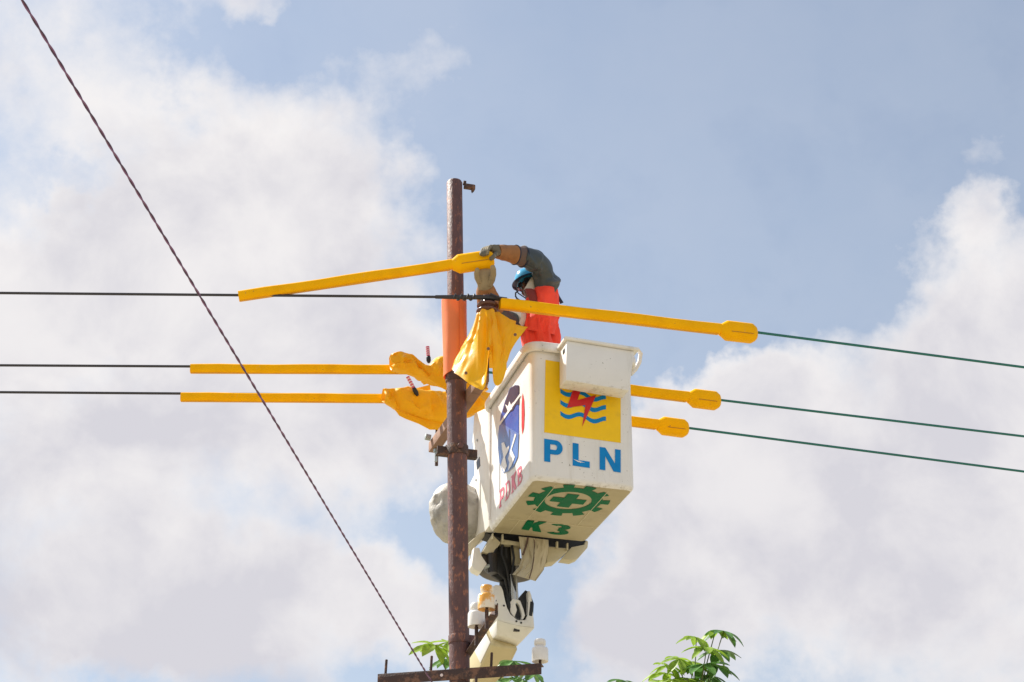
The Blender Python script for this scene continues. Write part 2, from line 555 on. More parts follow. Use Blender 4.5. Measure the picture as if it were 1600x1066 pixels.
# ------------------------------------------------------------------ upper crossarm (runs away from the viewer)
HB = at(757, 590, d=-0.05).z                # height of the beam
b0 = at(752, 592, h=HB)
b1 = at(680, 692, h=HB)
arm = thing('crossarm', 'weathered brown steel crossarm seen end on beneath the yellow covers', 'crossarm', (b0 + b1) / 2)
dirb = (b1 - b0).normalized()
nb = dirb.cross(UP).normalized()
mb = MB()
mb.box((b0 + b1) / 2 + V((0, 0, -0.02)), (0.075, (b1 - b0).length + 0.12, 0.085), (nb, dirb, UP))
mb.build('beam', MT['rustlight'], arm, bevel=0.006)
ENDP = b1 + dirb * 0.02
mb = MB()
mb.lathe(b1 + V((-0.055, -0.02, 0.03)), [(0.026, -0.012), (0.026, 0.03), (0.016, 0.034)], (-1, 0, 0.1), 8)
mb.lathe(b1 - dirb * 0.03 + V((0.0, 0, -0.17)), [(0.012, 0), (0.012, 0.12)], n=8)
mb.lathe(b1 - dirb * 0.03 + V((0.0, 0, -0.078)), [(0.022, -0.012), (0.022, 0.012)], n=6)
mb.build('end_bolt', MT['galv'], arm)
# diagonal braces from the clamp
cr = mc + V((r_low + 0.05, 0.01, 0.0))
mb = MB()
for tgt in (b0 + dirb * 1.15 + V((0.06, 0, -0.06)),):
    dv = tgt - cr
    mb.box(cr + dv / 2, (0.012, 0.055, dv.length), (dv.normalized().cross(V((0, 1, 0))).normalized(), V((0, 1, 0)), dv.normalized()))
mb.build('brace', MT['rustlight'], arm, bevel=0.003)

# ------------------------------------------------------------------ pin insulators of the upper crossarm
def brown_insulator(pin, beam_h, label, group):
    base = V((pin.x, pin.y, beam_h + 0.02))
    t = thing('pin_insulator', label, 'insulator', base, group)
    H = pin.z - base.z
    mb = MB()
    mb.lathe(base, [(0.014, min(-0.05, HB - base.z)), (0.014, H - 0.12)], n=10)
    mb.build('pin', MT['rustdark'], t)
    mb = MB()
    R0 = 0.083
    mb.lathe(base + V((0, 0, H)), [(0.03, -min(0.24, H)), (0.045, -min(0.23, H - 0.01)), (0.05, -0.112), (R0 * 0.7, -0.110), (R0, -0.098), (R0 * 1.02, -0.090), (R0 * 0.98, -0.082), (0.066, -0.074),
                                   (0.058, -0.066), (R0 * 0.70, -0.060), (R0 * 0.95, -0.050), (R0 * 0.97, -0.042), (R0 * 0.90, -0.033),
                                   (0.058, -0.025), (0.042, -0.016), (0.038, 0.002), (0.048, 0.012), (0.050, 0.026), (0.040, 0.038), (0.010, 0.042)], n=32)
    mb.build('shed', MT['brownglaze'], t, sharp=60)
    mb = MB()
    pts = [base + V((0, 0, H - 0.012)) + V((0.049 * math.cos(a), 0.049 * math.sin(a), 0.004 * a / 6)) for a in [i * 0.35 for i in range(37)]]
    mb.tube(pts, 0.005, 6)
    mb.build('tie_wire', MT['wire'], t)
    return t


brown_insulator(near_pin + V((0, 0, 0.0)), HB, 'glossy brown ribbed insulator poking out above the draped yellow blanket', None)
brown_insulator(mid_pin - UP * 0.03, mid_pin.z - 0.24, 'pin insulator wrapped inside the upper of two yellow pouches left of pole', None)
brown_insulator(far_pin - UP * 0.03, far_pin.z - 0.24, 'pin insulator wrapped inside the lower yellow pouch left of pole', None)


# ------------------------------------------------------------------ conductors
def conductor(pin, left_px, right_px, r_px, label, dz=0.0):
    pl = at(left_px[0], left_px[1], h=pin.z)
    pr = at(right_px[0], right_px[1], h=pin.z)
    t = thing('power_line', label, 'wire', pin, 'conductors on the upper crossarm')
    dl = (pl - pin)
    dr = (pr - pin)
    mb = MB()
    mb.tube([pin + dl * (6 * i / 24) for i in range(25)], r_px / ppm(pin), 8)
    mb.build('left_span', MT['wire'], t)
    mb = MB()
    mb.tube([pin + dr * (6 * i / 24) for i in range(25)], r_px / ppm(pin), 8)
    mb.build('right_span', MT['wiregreen'], t)
    return t, dl.normalized(), dr.normalized()


off = V((0, -0.055, 0.0))
near_t, near_l, near_r = conductor(near_pin + off, (0, 458), (1600, 574), 2.2, 'topmost wire, dark with black binding, crossing in front of the pole')
mid_t, mid_l, mid_r = conductor(mid_pin, (0, 571), (1600, 682), 2.1, 'middle wire of three, running through the upper yellow pouch left of pole')
far_t, far_l, far_r = conductor(far_pin, (0, 613), (1600, 737), 2.1, 'lowest green wire of three, running through the lower yellow pouch')
# black binding spiral on the near conductor left of the insulator
mb = MB()
p0 = near_pin + off
mb.tube([p0 + near_l * s for s in (0.0, 0.1, 0.25, 0.40)], [0.019, 0.018, 0.017, 0.014], 8)
for k in range(1):
    pts = []
    for i in range(90):
        s = 0.10 + 0.17 * i / 89
        a = i * 0.26
        pts.append(p0 + near_l * s + V((0, math.cos(a), math.sin(a))) * 0.022)
    mb.tube(pts, 0.0065, 6)
mb.tube([p0 + V((0.0, -0.02, 0.02)), p0 + V((0.05, -0.045, -0.01)), p0 + V((0.10, -0.01, -0.005)), p0 + V((0.12, 0.0, 0.0))], 0.008, 6)
mb.tube([p0 - near_r * 0.01, p0 + near_r * 0.06, p0 + near_r * 0.13], 0.0175, 8)
mb.build('binding', MT['wire'], near_t)


# ------------------------------------------------------------------ line hoses
def hose_ring(c, t, hh, ww, drop=0.0):
    """rounded, slightly tapered U section; hh height, ww width"""
    side = t.cross(UP).normalized()
    up = side.cross(t).normalized()
    prof = []
    for k in range(20):
        a = 2 * math.pi * (k + 0.5) / 20
        ca, sa = math.cos(a), math.sin(a)
        prof.append((0.5 * abs(ca) ** 0.72 * (1 if ca > 0 else -1), 0.5 * abs(sa) ** 0.72 * (1 if sa > 0 else -1)))
    return [c + side * (x * ww) + up * (y * hh + drop) for x, y in prof]


def line_hose(p0, p1, label, h_px=16.5, bulge=True, bl=0.27, b_h=1.72):
    """p0 plain end, p1 belled end"""
    mid = (p0 + p1) / 2
    t = thing('line_hose', label, 'line cover', mid, 'yellow line hoses')
    ax = (p1 - p0).normalized()
    L = (p1 - p0).length
    hh = h_px / ppm(mid)
    ww = hh * 0.82
    mb = MB()
    rings = []
    e = L - (bl if bulge else 0)
    for k in range(9):
        s = e * k / 8
        rings.append(hose_ring(p0 + ax * s, ax, hh * (1 + 0.012 * math.sin(k * 2.1)), ww, 0.003 * math.sin(k * 1.7)))
    mb.loft(rings, True)
    mb.build('tube', MT['yellow'], t)
    side = ax.cross(UP).normalized()
    up = side.cross(ax).normalized()
    if side.y > 0:
        side = -side
    mb = MB()
    # solid strip along the underside, the slot's shade put into its darker yellow
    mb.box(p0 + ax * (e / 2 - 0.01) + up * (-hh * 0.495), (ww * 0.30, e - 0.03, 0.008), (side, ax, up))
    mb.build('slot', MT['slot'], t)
    if bulge:
        mb = MB()
        sec = [(e - 0.004, 1.02), (e + 0.006, 1.12), (e + 0.045, b_h), (e + 0.055, b_h * 1.02), (L - 0.045, b_h * 1.02), (L - 0.036, b_h), (L - 0.006, b_h * 0.74), (L, b_h * 0.62)]
        mb.loft([hose_ring(p0 + ax * s, ax, hh * k, ww * k, -0.004) for s, k in sec], True)
        mb.build('bell', MT['yellow'], t, sharp=45)
        for sgn in (-1, 1):
            mb = MB()
            mb.box(p0 + ax * ((e + 0.07 + L - 0.05) / 2) + side * (sgn * ww * b_h * 0.498) + up * (-hh * 0.40), (0.006, L - e - 0.11, 0.005), (side, ax, up))
            mb.build('parting_line', MT['yellowdark'], t)
    return t


pn = near_pin + off


def along(pin, dr, x):
    """point on a conductor seen at photograph column x"""
    a, b = 0.0, 6.0
    for _ in range(40):
        m = (a + b) / 2
        q = M @ (pin + dr * m) - CAM
        u = 800 + FPX * q.x / (q.y * math.cos(PITCH) + q.z * math.sin(PITCH))
        if (u < x) == (dr.x > 0):
            a = m
        else:
            b = m
    return pin + dr * ((a + b) / 2)


DROP = V((0, 0, 0.002))
line_hose(along(pn, near_r, 781) + V((0, 0, -0.040)), along(pn, near_r, 1181) + V((0, 0, -0.012)), 'longest yellow hose, crossing in front of the worker to the right', 18.0, bl=0.29)
line_hose(along(mid_pin, mid_r, 775), along(mid_pin, mid_r, 1124) + V((0, 0, -0.01)), 'yellow hose with a bell end, middle one right of the bucket', 17.0)
line_hose(along(far_pin, far_r, 765), along(far_pin, far_r, 1074) + V((0, 0, -0.008)), 'yellow hose with a bell end, lowest and shortest right of the bucket', 16.5)
line_hose(along(mid_pin, mid_l, 298) + V((0, 0, -0.02)), along(mid_pin, mid_l, 650) + V((0, 0, -0.015)), 'plain yellow hose leading into the upper yellow pouch', 14.6, bulge=False)
line_hose(along(far_pin, far_l, 283) + V((0, 0, -0.032)), along(far_pin, far_l, 640) + V((0, 0, -0.03)), 'plain yellow hose leading into the lower yellow pouch', 14.2, bulge=False)
HE = at(771, 404, d=-0.10)
h0 = along(pn, near_l, 373) + V((0, 0, -0.01))
line_hose(h0, HE, 'tilted yellow hose held up in the gloved hands of the worker', 16.6, bl=0.31, b_h=1.75)

# ------------------------------------------------------------------ orange cover round the pole
oc_t = on_pole(at(708, 470, d=DP).z)
oc_b = on_pole(at(712, 580, d=DP).z)
cov = thing('pole_cover', 'bright orange plastic sleeve wrapped round the rusty pole', 'pole cover', oc_b)
mb = MB()
rings_o, rings_i = [], []
NS = 40
camd = (V((CAML.x, CAML.y, 0)) - V((oc_b.x, oc_b.y, 0))).normalized()
rgt = V((-camd.y, camd.x, 0))
for k in range(13):
    s = k / 12
    c = oc_b.lerp(oc_t, s)
    r = (17.2 + 1.4 * s) / ppm(c)
    ro, ri = [], []
    for j in range(NS + 1):
        a = 0.72 + (2 * math.pi + 0.40) * j / NS        # overlaps itself at the right
        rr = r * (1.0 + 0.10 * j / NS) + 0.002 * math.sin(3 * a + 5 * s)
        dirv = rgt * math.cos(a) + camd * math.sin(a)
        # slanted bottom hem: lower on the left
        z = -0.035 * (-math.cos(a)) * (1 - s) - 0.02 * (1 - s)
        ctr = c + rgt * (-2.5 / ppm(c))
        ro.append(ctr + dirv * rr + UP * z)
        ri.append(ctr + dirv * (rr - 0.006) + UP * z)
    rings_o.append(ro)
    rings_i.append(ri)
strip = [ro + list(reversed(ri)) for ro, ri in zip(rings_o, rings_i)]
mb.loft(strip, True)
mb.build('sleeve', MT['orange'], cov, sharp=50)

# ------------------------------------------------------------------ rubber blankets


def fbm(p, o=4):
    return noise.fractal(p, 1.0, 2.0, o)


def crease(p, s):
    """sharp wrinkles"""
    a = noise.noise(p * s)
    b = noise.noise(p * s * 2.3 + V((7, 3, 1)))
    return (1 - abs(a) * 2.2) * 0.6 + (1 - abs(b) * 2.2) * 0.3


class Folds:
    """crisp creases laid over a sheet with coordinates u (along) and v (around, wraps at 1)"""
    def __init__(self, n, seed, tilt=0.3, ln=(0.25, 0.6), wd=(0.02, 0.045), amp=0.012, along=True):
        r = random.Random(seed)
        self.k = []
        for _ in range(n):
            a = r.gauss(0, tilt) + (0 if along else math.pi / 2)
            self.k.append((r.random(), r.random(), math.cos(a), math.sin(a), r.uniform(*ln) / 2, r.uniform(*wd), amp * r.uniform(0.4, 1.0) * r.choice((1, 1, -1))))

    def at(self, u, v, ratio=1.0):
        """ratio: length of the sheet over its girth"""
        t = 0.0
        for u0, v0, c, s_, L, w, am in self.k:
            dv = (v - v0 + 0.5) % 1.0 - 0.5
            du = (u - u0) * ratio
            p = du * c + dv * s_
            q_ = -du * s_ + dv * c
            if abs(p) < L and abs(q_) < w * 2:
                f = max(0.0, 1 - abs(q_) / w) if q_ > 0 else max(0.0, 1 - abs(q_) / (w * 2))
                t += am * f * (1 - (p / L) ** 2)
        return t


def drape():
    """square blanket hung over the near insulator; its hem rises and falls round the post"""
    c = near_pin + V((0, 0, -0.128))
    t = thing('rubber_blanket', 'yellow rubber blanket draped like a skirt over the brown insulator', 'blanket', V((c.x, c.y, HB + 0.05)))
    rows = 40
    fol = Folds(30, 11, 0.25, (0.5, 1.2), (0.012, 0.04), 0.022)
    # hem points: photograph pixel, depth; starting at the left and going round the near side
    hem = [(712, 578, 0.02), (722, 590, -0.12), (746, 608, -0.24), (758, 600, -0.30), (764, 556, -0.27), (769, 552, -0.22), (771, 596, -0.26),
           (779, 604, -0.24), (790, 574, -0.25), (818, 518, -0.22), (808, 520, -0.05), (792, 560, 0.10), (768, 575, 0.16), (735, 575, 0.14)]
    hp = [at(x, y, d=d) for x, y, d in hem]
    n = len(hp)
    SUB = 14
    ring = []
    for i in range(n):
        a, b, e, f = hp[i - 1], hp[i], hp[(i + 1) % n], hp[(i + 2) % n]
        for k in range(SUB):
            s = k / SUB
            ring.append(0.5 * ((2 * b) + (e - a) * s + (2 * a - 5 * b + 4 * e - f) * s * s + (3 * b - a - 3 * e + f) * s ** 3))
    N = len(ring)
    rings = []
    for r in range(rows + 1):
        s = r / rows
        cur = []
        for j, hpnt in enumerate(ring):
            v = hpnt - c
            a = math.atan2(v.y, v.x)
            # top of the skirt: circle round the insulator's neck
            top = c + V((math.cos(a), math.sin(a), 0)) * 0.088
            bulge = math.sin(math.pi * min(1, s * 1.1)) * 0.022
            ctrl = top + V((math.cos(a) * 0.020, math.sin(a) * 0.020, (hpnt.z - c.z) * 0.42))
            p = top * (1 - s) ** 2 + ctrl * (2 * s * (1 - s)) + hpnt * s ** 2
            out = V((math.cos(a), math.sin(a), 0.15)).normalized()
            w = (noise.noise(V((a * 1.3, s * 0.5, 0.3)) * 1.7) * 0.050 + crease(V((a * 1.1, s * 1.4 + a * 0.5, 4.3)), 1.3) * 0.010) * (0.3 + s)
            for a0, wd, am in ((-1.42, 0.16, 0.040), (-1.05, 0.17, -0.040), (-2.25, 0.22, 0.028), (-1.85, 0.16, -0.022), (-2.75, 0.2, -0.02), (-0.62, 0.2, 0.02), (0.3, 0.4, 0.03), (1.6, 0.5, -0.03)):
                w += am * math.exp(-((a - a0) / wd) ** 2) * math.sin(math.pi * min(1.0, 0.12 + s)) ** 0.8
            w += fol.at(s, (a / (2 * math.pi)) % 1.0, 1.0) * min(1.0, 0.15 + s)
            p = p + out * (w + bulge * 0.6)
            cur.append(p)
        rings.append(cur)
    # rolled edge at the top
    rings.insert(0, [V((c.x + (p.x - c.x) * 0.93, c.y + (p.y - c.y) * 0.93, p.z + 0.012)) for p in rings[0]])
    thick = [[p + (V((c.x, c.y, p.z)) - p).normalized() * 0.007 for p in ri] for ri in rings]
    mb = MB()
    mb.loft(rings, False)
    mb.build('blanket_skirt', MT['cloth'], t, sharp=60)
    # brass eyelets near the corners of the sheet
    for (x, y, d) in ((805, 523, -0.245), (763, 545, -0.29), (728, 583, -0.16)):
        mb = MB()
        p = at(x, y, d=d)
        nrm = (CAML - p).normalized()
        mb.lathe(p + nrm * 0.006, [(0.011, 0), (0.012, 0.003), (0.006, 0.004), (0.005, 0.001)], nrm, 12)
        mb.build('eyelet', MT['rustlight'], t)


drape()


def pouch(name, label, top, bot, pin, thick, seed, parts=()):
    """wrinkled blanket folded over a line: loft between a top and a bottom outline"""
    d0 = pin.y

    def P(q, dx=0.0):
        w = (q[0] - 650) / 60.0
        return at(q[0], q[1], d=d0 + q[2] if len(q) > 2 else d0)
    t0 = [P(q) for q in top]
    b0_ = [P(q) for q in bot]
    t = thing(name, label, 'blanket', (t0[len(t0) // 2] + b0_[len(b0_) // 2]) / 2, 'folded yellow blankets on the far insulators')

    def interp(lst, s):
        x = s * (len(lst) - 1)
        i = min(int(x), len(lst) - 2)
        k = x - i
        a = lst[max(i - 1, 0)]
        b = lst[i]
        e = lst[i + 1]
        f = lst[min(i + 2, len(lst) - 1)]
        return 0.5 * ((2 * b) + (e - a) * k + (2 * a - 5 * b + 4 * e - f) * k * k + (3 * b - a - 3 * e + f) * k ** 3)
    rings, NR, NC = [], 110, 90
    fol = Folds(46, int(seed * 10), 0.9, (0.2, 0.7), (0.02, 0.06), 0.030)
    for i in range(NR + 1):
        s = i / NR
        A, Bp = interp(t0, s), interp(b0_, s)
        c = (A + Bp) / 2
        up = (A - Bp) / 2
        th = thick * (0.55 + 0.45 * math.sin(math.pi * min(1, s * 1.3)))
        ring = []
        for j in range(NC):
            a = 2 * math.pi * j / NC
            ca, sa = math.cos(a), math.sin(a)
            # pinched: a crest along the top, a keel at the bottom
            e = abs(sa) ** 0.85 * (1 if sa > 0 else -1)
            p = c + up * ca + V((0, -1, 0)) * (th * e)
            k = V((p.x * 1.0, p.z * 1.0, e * 0.2 + seed))
            wr = noise.noise(k * 6) * 0.022 + fol.at(s, j / NC, 1.6) + 0.010 * math.sin(s * 60 + 3 * noise.noise(k * 5)) * max(0, 1 - s * 5)
            p += V((0, -1 if sa > 0 else 1, 0)) * (wr * (0.4 + abs(sa)))
            p += UP * (0.006 * noise.noise(k * 11) * ca)
            ring.append(p)
        rings.append(ring)
    # rolled-in mouth
    def shrink(ring, f, dx):
        c = sum(ring, V((0, 0, 0))) / len(ring)
        return [c + (p - c) * f + V((dx, 0, 0)) for p in ring]
    rings = [shrink(rings[0], 0.72, 0.03), shrink(rings[0], 0.90, 0.004)] + rings + [shrink(rings[-1], 0.8, -0.01)]
    mb = MB()
    mb.loft(rings, True)
    mb.build('folded_sheet', MT['pouch'], t, sharp=30)
    for nm, poly, dd in parts:
        mb = MB()
        pp = [at(x, y, d=d0 + z + dd) for x, y, z in poly]
        mb.prism(pp, (0, 0.012, 0))
        mb.build(nm, MT['pouch'], t, bevel=0.003)
    return t


pouch('rubber_blanket', 'upper crumpled yellow blanket folded over the middle wire left of pole',
      [(609, 556, 0), (622, 553, 0), (640, 556, 0), (655, 567, 0), (668, 573, 0), (680, 560, 0), (695, 560, 0), (712, 573, 0), (735, 590, 0.0), (760, 596, 0)],
      [(612, 579, 0), (626, 583, 0), (640, 585, 0), (655, 592, 0), (670, 596, 0), (688, 602, 0), (702, 609, 0), (716, 614, 0), (738, 614, 0), (762, 610, 0)],
      mid_pin, 0.085, 1.0,
      [('hem_flap', [(609, 556, 0), (640, 554, 0), (646, 563, 0), (634, 562, 0), (624, 570, 0), (612, 566, 0)], -0.075),
       ('lower_fold', [(668, 591, 0), (690, 568, 0), (700, 590, 0), (716, 616, 0), (694, 607, 0)], -0.085)])
pouch('rubber_blanket', 'lower and larger yellow blanket folded over the lowest wire at the pole',
      [(598, 609, 0), (620, 608, 0), (640, 607, 0), (660, 611, 0), (680, 614, 0), (700, 613, 0), (725, 614, 0), (745, 612, 0), (768, 614, 0)],
      [(600, 629, 0), (616, 639, 0), (634, 648, 0), (655, 655, 0), (680, 662, 0), (700, 664, 0), (725, 655, 0), (748, 645, 0), (768, 640, 0)],
      far_pin, 0.095, 5.0,
      [('lower_fold', [(616, 638, 0), (630, 644, 0), (650, 651, 0), (672, 657, 0), (695, 660, 0), (690, 671, 0), (672, 671, 0), (655, 662, 0), (634, 654, 0), (624, 649, 0)], -0.03),
       ('hem_flap', [(648, 607, 0), (672, 601, 0), (673, 609, 0), (655, 611, 0)], 0.02)])


# striped blanket pins
def blanket_pin(top_px, bot_px, d, label):
    a, b = at(*bot_px, d=d), at(*top_px, d=d)
    t = thing('blanket_pin', label, 'clip', a, 'pink striped blanket pins')
    v = b - a
    mb = MB()
    n = 9
    k0 = 0.38
    for i in range(n):
        s = k0 + (1 - k0) * i / n
        e = k0 + (1 - k0) * (i + 1) / n
        if i % 2:
            mb.tube([a + v * s, a + v * e], 0.0135, 10)
    mb.build('stripe', MT['pale'], t)
    mb = MB()
    for i in range(n):
        s = k0 + (1 - k0) * i / n
        e = k0 + (1 - k0) * (i + 1) / n
        if i % 2 == 0:
            mb.tube([a + v * s, a + v * e], 0.0155, 10)
    mb.build('handle', MT['pink'], t)
    mb = MB()
    mb.tube([a - v * 0.05, a + v * 0.1, a + v * 0.30, a + v * 0.385], [0.010, 0.019, 0.019, 0.014], 10)
    mb.build('jaw', MT['black'], t, bevel=0.002)


blanket_pin((668, 542), (670, 566), mid_pin.y - 0.085, 'pink striped clip standing up on the upper yellow pouch')
blanket_pin((637, 589), (652, 617), far_pin.y - 0.10, 'pink striped clip leaning left on the lower yellow pouch')

# ------------------------------------------------------------------ bucket
BW, BD, BH = 0.793, 1.159, 1.07
bucket = thing('lift_bucket', 'big white lift bucket with yellow panel, blue PLN lettering and a green gear underneath', 'lift bucket', (BW / 2, BD / 2, 0))


def rrect(w0, w1, d0, d1, r, h, n=6):
    pts = []
    for cx, cy, a0 in ((w1 - r, d1 - r, 0), (w0 + r, d1 - r, 90), (w0 + r, d0 + r, 180), (w1 - r, d0 + r, 270)):
        for k in range(n + 1):
            a = R(a0 + 90 * k / n)
            pts.append(V((cx + r * math.cos(a), cy + r * math.sin(a), h)))
    return pts


def inset(i, h, r=0.065):
    return rrect(i, BW - i, i, BD - i, max(r - i, 0.012), h)


rb = 0.050
rings = []
for k in range(7):
    a = math.pi / 2 * k / 6
    rings.append(inset(rb * (1 - math.sin(a)), rb * (1 - math.cos(a))))
for h in (0.2, 0.4, 0.6, 0.8, BH):
    rings.append(inset(0, h))
inner = [inset(0.02, BH), inset(0.02, 0.5), inset(0.02, 0.06), inset(0.06, 0.03)]
mb = MB()
mb.loft(rings + inner, True)
shell = mb.build('shell', MT['white'], bucket, sharp=45)
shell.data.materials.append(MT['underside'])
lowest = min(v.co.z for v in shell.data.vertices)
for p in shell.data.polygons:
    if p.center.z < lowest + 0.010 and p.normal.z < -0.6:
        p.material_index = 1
# rolled rim
prof = [(-0.030, -0.055), (-0.044, -0.050), (-0.048, -0.035), (-0.048, 0.004), (-0.040, 0.018), (-0.025, 0.024), (0.02, 0.022), (0.032, 0.010), (0.032, -0.02), (-0.003, -0.022), (-0.006, -0.045)]
mb = MB()
k = len(inset(0, 0))
rr = []
for (o, z) in prof + [prof[0]]:
    rr.append(rrect(o, BW - o, o, BD - o, 0.075 - o, BH + z, 8))
mb.loft(rr, False)
mb.build('rim', MT['white'], bucket, sharp=60)
mb = MB()
mb.box((BW / 2, BD / 2, 0.14), (BW - 0.2, BD - 0.2, 0.22))
mb.build('step', MT['white2'], bucket, bevel=0.01)
# mould seams on the underside and the corner ribs
mb = MB()
for dd in (0.80,):
    mb.box((BW / 2, dd, -0.0015), (BW - 0.12, 0.006, 0.004))
for ww in (0.20, 0.60):
    mb.box((ww, 0.42, -0.0015), (0.005, 0.74, 0.004))
mb.box((0.150, 0.95, -0.0015), (0.005, 0.28, 0.004))
mb.build('mould_seam', MT['cream'], bucket)
mb = MB()
mb.tube([V((-0.004, 1.09, 0.09)), V((-0.004, 1.09, 0.5)), V((-0.004, 1.09, BH - 0.06))], 0.012, 8)
mb.build('corner_rib', MT['white'], bucket)
# small handle at the far right corner
mb = MB()
hx = at(992, 549, d=0.10)
pts = [at(986, 547, d=0.10), at(996, 546, d=0.10), at(1001, 553, d=0.11), at(999, 566, d=0.12), at(993, 577, d=0.12), at(985, 585, d=0.12)]
mb.tube(pts, 0.017, 10)
mb.build('grab_handle', MT['white2'], bucket)

# ---- printing on the bucket
PIECE = [0]


def printed(name, polys, m, plane, lift, label=None):
    """flat vinyl: polygons in photograph pixels laid on a face of the bucket"""
    mb = MB()
    for poly in polys:
        PIECE[0] = (PIECE[0] + 1) % 5
        e = lift + 0.00025 * PIECE[0]
        if plane == 'front':
            pts = [at(x, y, d=-e) for x, y in poly]
        elif plane == 'left':
            pts = [at(x, y, w=-e) for x, y in poly]
        else:
            pts = [at(x, y, h=-e) for x, y in poly]
        mb.face(pts)
    o = mb.build(name, m, bucket)
    if label:
        o['label'] = label
    return o


def z4(*pts):
    return [(720 + x / 3.5533, 520 + y / 3.5533) for x, y in pts]


def strip_polys(outer, inner):
    return [[outer[i], outer[i + 1], inner[i + 1], inner[i]] for i in range(len(outer) - 1)]


def arc(cx, cy, rx, ry, a0, a1, n=10):
    return [(cx + rx * math.cos(R(a0 + (a1 - a0) * k / n)), cy + ry * math.sin(R(a0 + (a1 - a0) * k / n))) for k in range(n + 1)]


def glyph(ch, t=0.27, serif=False):
    u = []
    ty = t * 0.62
    if ch == 'P':
        u.append([(0, 0), (t, 0), (t, 1), (0, 1)])
        o = [(t, 1)] + arc(0.62, 0.68, 0.38, 0.32, 90, -90) + [(t, 0.36)]
        i = [(t, 1 - ty)] + arc(0.60, 0.68, 0.38 - t * 0.9, 0.32 - ty, 90, -90) + [(t, 0.36 + ty)]
        u += strip_polys(o, i)
    elif ch == 'D':
        u.append([(0, 0), (t, 0), (t, 1), (0, 1)])
        o = [(t, 1)] + arc(0.5, 0.5, 0.5, 0.5, 90, -90) + [(t, 0)]
        i = [(t, 1 - ty * 0.7)] + arc(0.48, 0.5, 0.52 - t, 0.5 - ty * 0.7, 90, -90) + [(t, ty * 0.7)]
        u += strip_polys(o, i)
    elif ch == 'B':
        u.append([(0, 0), (t, 0), (t, 1), (0, 1)])
        for cy, ry, rx in ((0.76, 0.24, 0.36), (0.26, 0.26, 0.42)):
            o = [(t, cy + ry)] + arc(0.55, cy, rx, ry, 90, -90) + [(t, cy - ry)]
            i = [(t, cy + ry * 0.45)] + arc(0.55, cy, rx - t, ry * 0.45, 90, -90) + [(t, cy - ry * 0.45)]
            u += strip_polys(o, i)
    elif ch == 'L':
        u.append([(0, 0), (t, 0), (t, 1), (0, 1)])
        u.append([(t, 0), (1, 0), (1, t * 0.8), (t, t * 0.8)])
    elif ch == 'N':
        u.append([(0, 0), (t, 0), (t, 1), (0, 1)])
        u.append([(1 - t, 0), (1, 0), (1, 1), (1 - t, 1)])
        u.append([(t, 1), (1 - t, 0.36), (1 - t, 0), (1 - t * 1.25, 0), (t, 0.62)])
    elif ch == 'K':
        u.append([(0, 0), (t, 0), (t, 1), (0, 1)])
        u.append([(t - 0.02, 0.66), (0.60, 1), (1.02, 1), (t + 0.20, 0.44), (t - 0.02, 0.26)])
        u.append([(t + 0.02, 0.46), (0.58, 0), (1.02, 0), (t + 0.30, 0.64)])
    elif ch == '3':
        for cy, ry, a0, a1 in ((0.74, 0.26, 150, -90), (0.27, 0.27, 90, -150)):
            o = arc(0.48, cy, 0.52, ry, a0, a1, 16)
            i = arc(0.44, cy, 0.52 - t * 0.95, ry * 0.36, a0, a1, 16)
            u += strip_polys(o, i)
    if serif:
        for x in (0, ):
            u.append([(x - 0.12, -0.0), (x + t + 0.12, 0.0), (x + t + 0.12, 0.09), (x - 0.12, 0.09)])
            u.append([(x - 0.12, 0.91), (x + t + 0.12, 0.91), (x + t + 0.12, 1.0), (x - 0.12, 1.0)])
    return u


def place(polys, bl, br, tl, tr):
    def f(x, y):
        ax, ay = bl[0] + (br[0] - bl[0]) * x, bl[1] + (br[1] - bl[1]) * x
        bx, by = tl[0] + (tr[0] - tl[0]) * x, tl[1] + (tr[1] - tl[1]) * x
        return (ax + (bx - ax) * y, ay + (by - ay) * y)
    return [[f(*p) for p in poly] for poly in polys]


printed('logo_panel', [z4((470, 150), (888, 218), (888, 612), (463, 553))], MT['signyellow'], 'front', 0.002)
waves = []
for (ya, yb) in ((252, 298), (312, 358), (374, 415), (436, 478)):
    up_, lo_ = [], []
    for k in range(25):
        s = k / 24
        x = 553 + 253 * s
        y = ya + (yb - ya) * s + 13 * math.sin(2 * math.pi * (s * 1.75 - 0.02)) * (1 if s else 1)
        up_.append((x, y))
        lo_.append((x, y + 24))
    printed('logo_wave', [z4(*(up_ + lo_[::-1]))], MT['blue'], 'front', 0.0035)
printed('logo_bolt', [z4((655, 215), (700, 222), (648, 374), (752, 346), (674, 522), (692, 402), (590, 417))], MT['red'], 'front', 0.007)
letters = []


def yy(x, base):
    return base + 0.1475 * (x - 463)


for ch, x0, x1, th in (('P', 463, 566, 0.33), ('L', 621, 716, 0.35), ('N', 771, 888, 0.27)):
    hgt = 126
    bl, br = (x0, yy(x0, 714)), (x1, yy(x1, 714))
    tl, tr = (x0, yy(x0, 714) - hgt), (x1, yy(x1, 714) - hgt)
    pl = place(glyph(ch, th), bl, br, tl, tr)
    letters += [z4(*p) for p in pl]
printed('lettering', letters, MT['blue'], 'front', 0.003)
# chip in the L
printed('paint_chip', [z4((622, 700), (655, 712), (690, 722), (652, 718)), z4((655, 703), (668, 722), (664, 723))], MT['decal'], 'front', 0.0055)

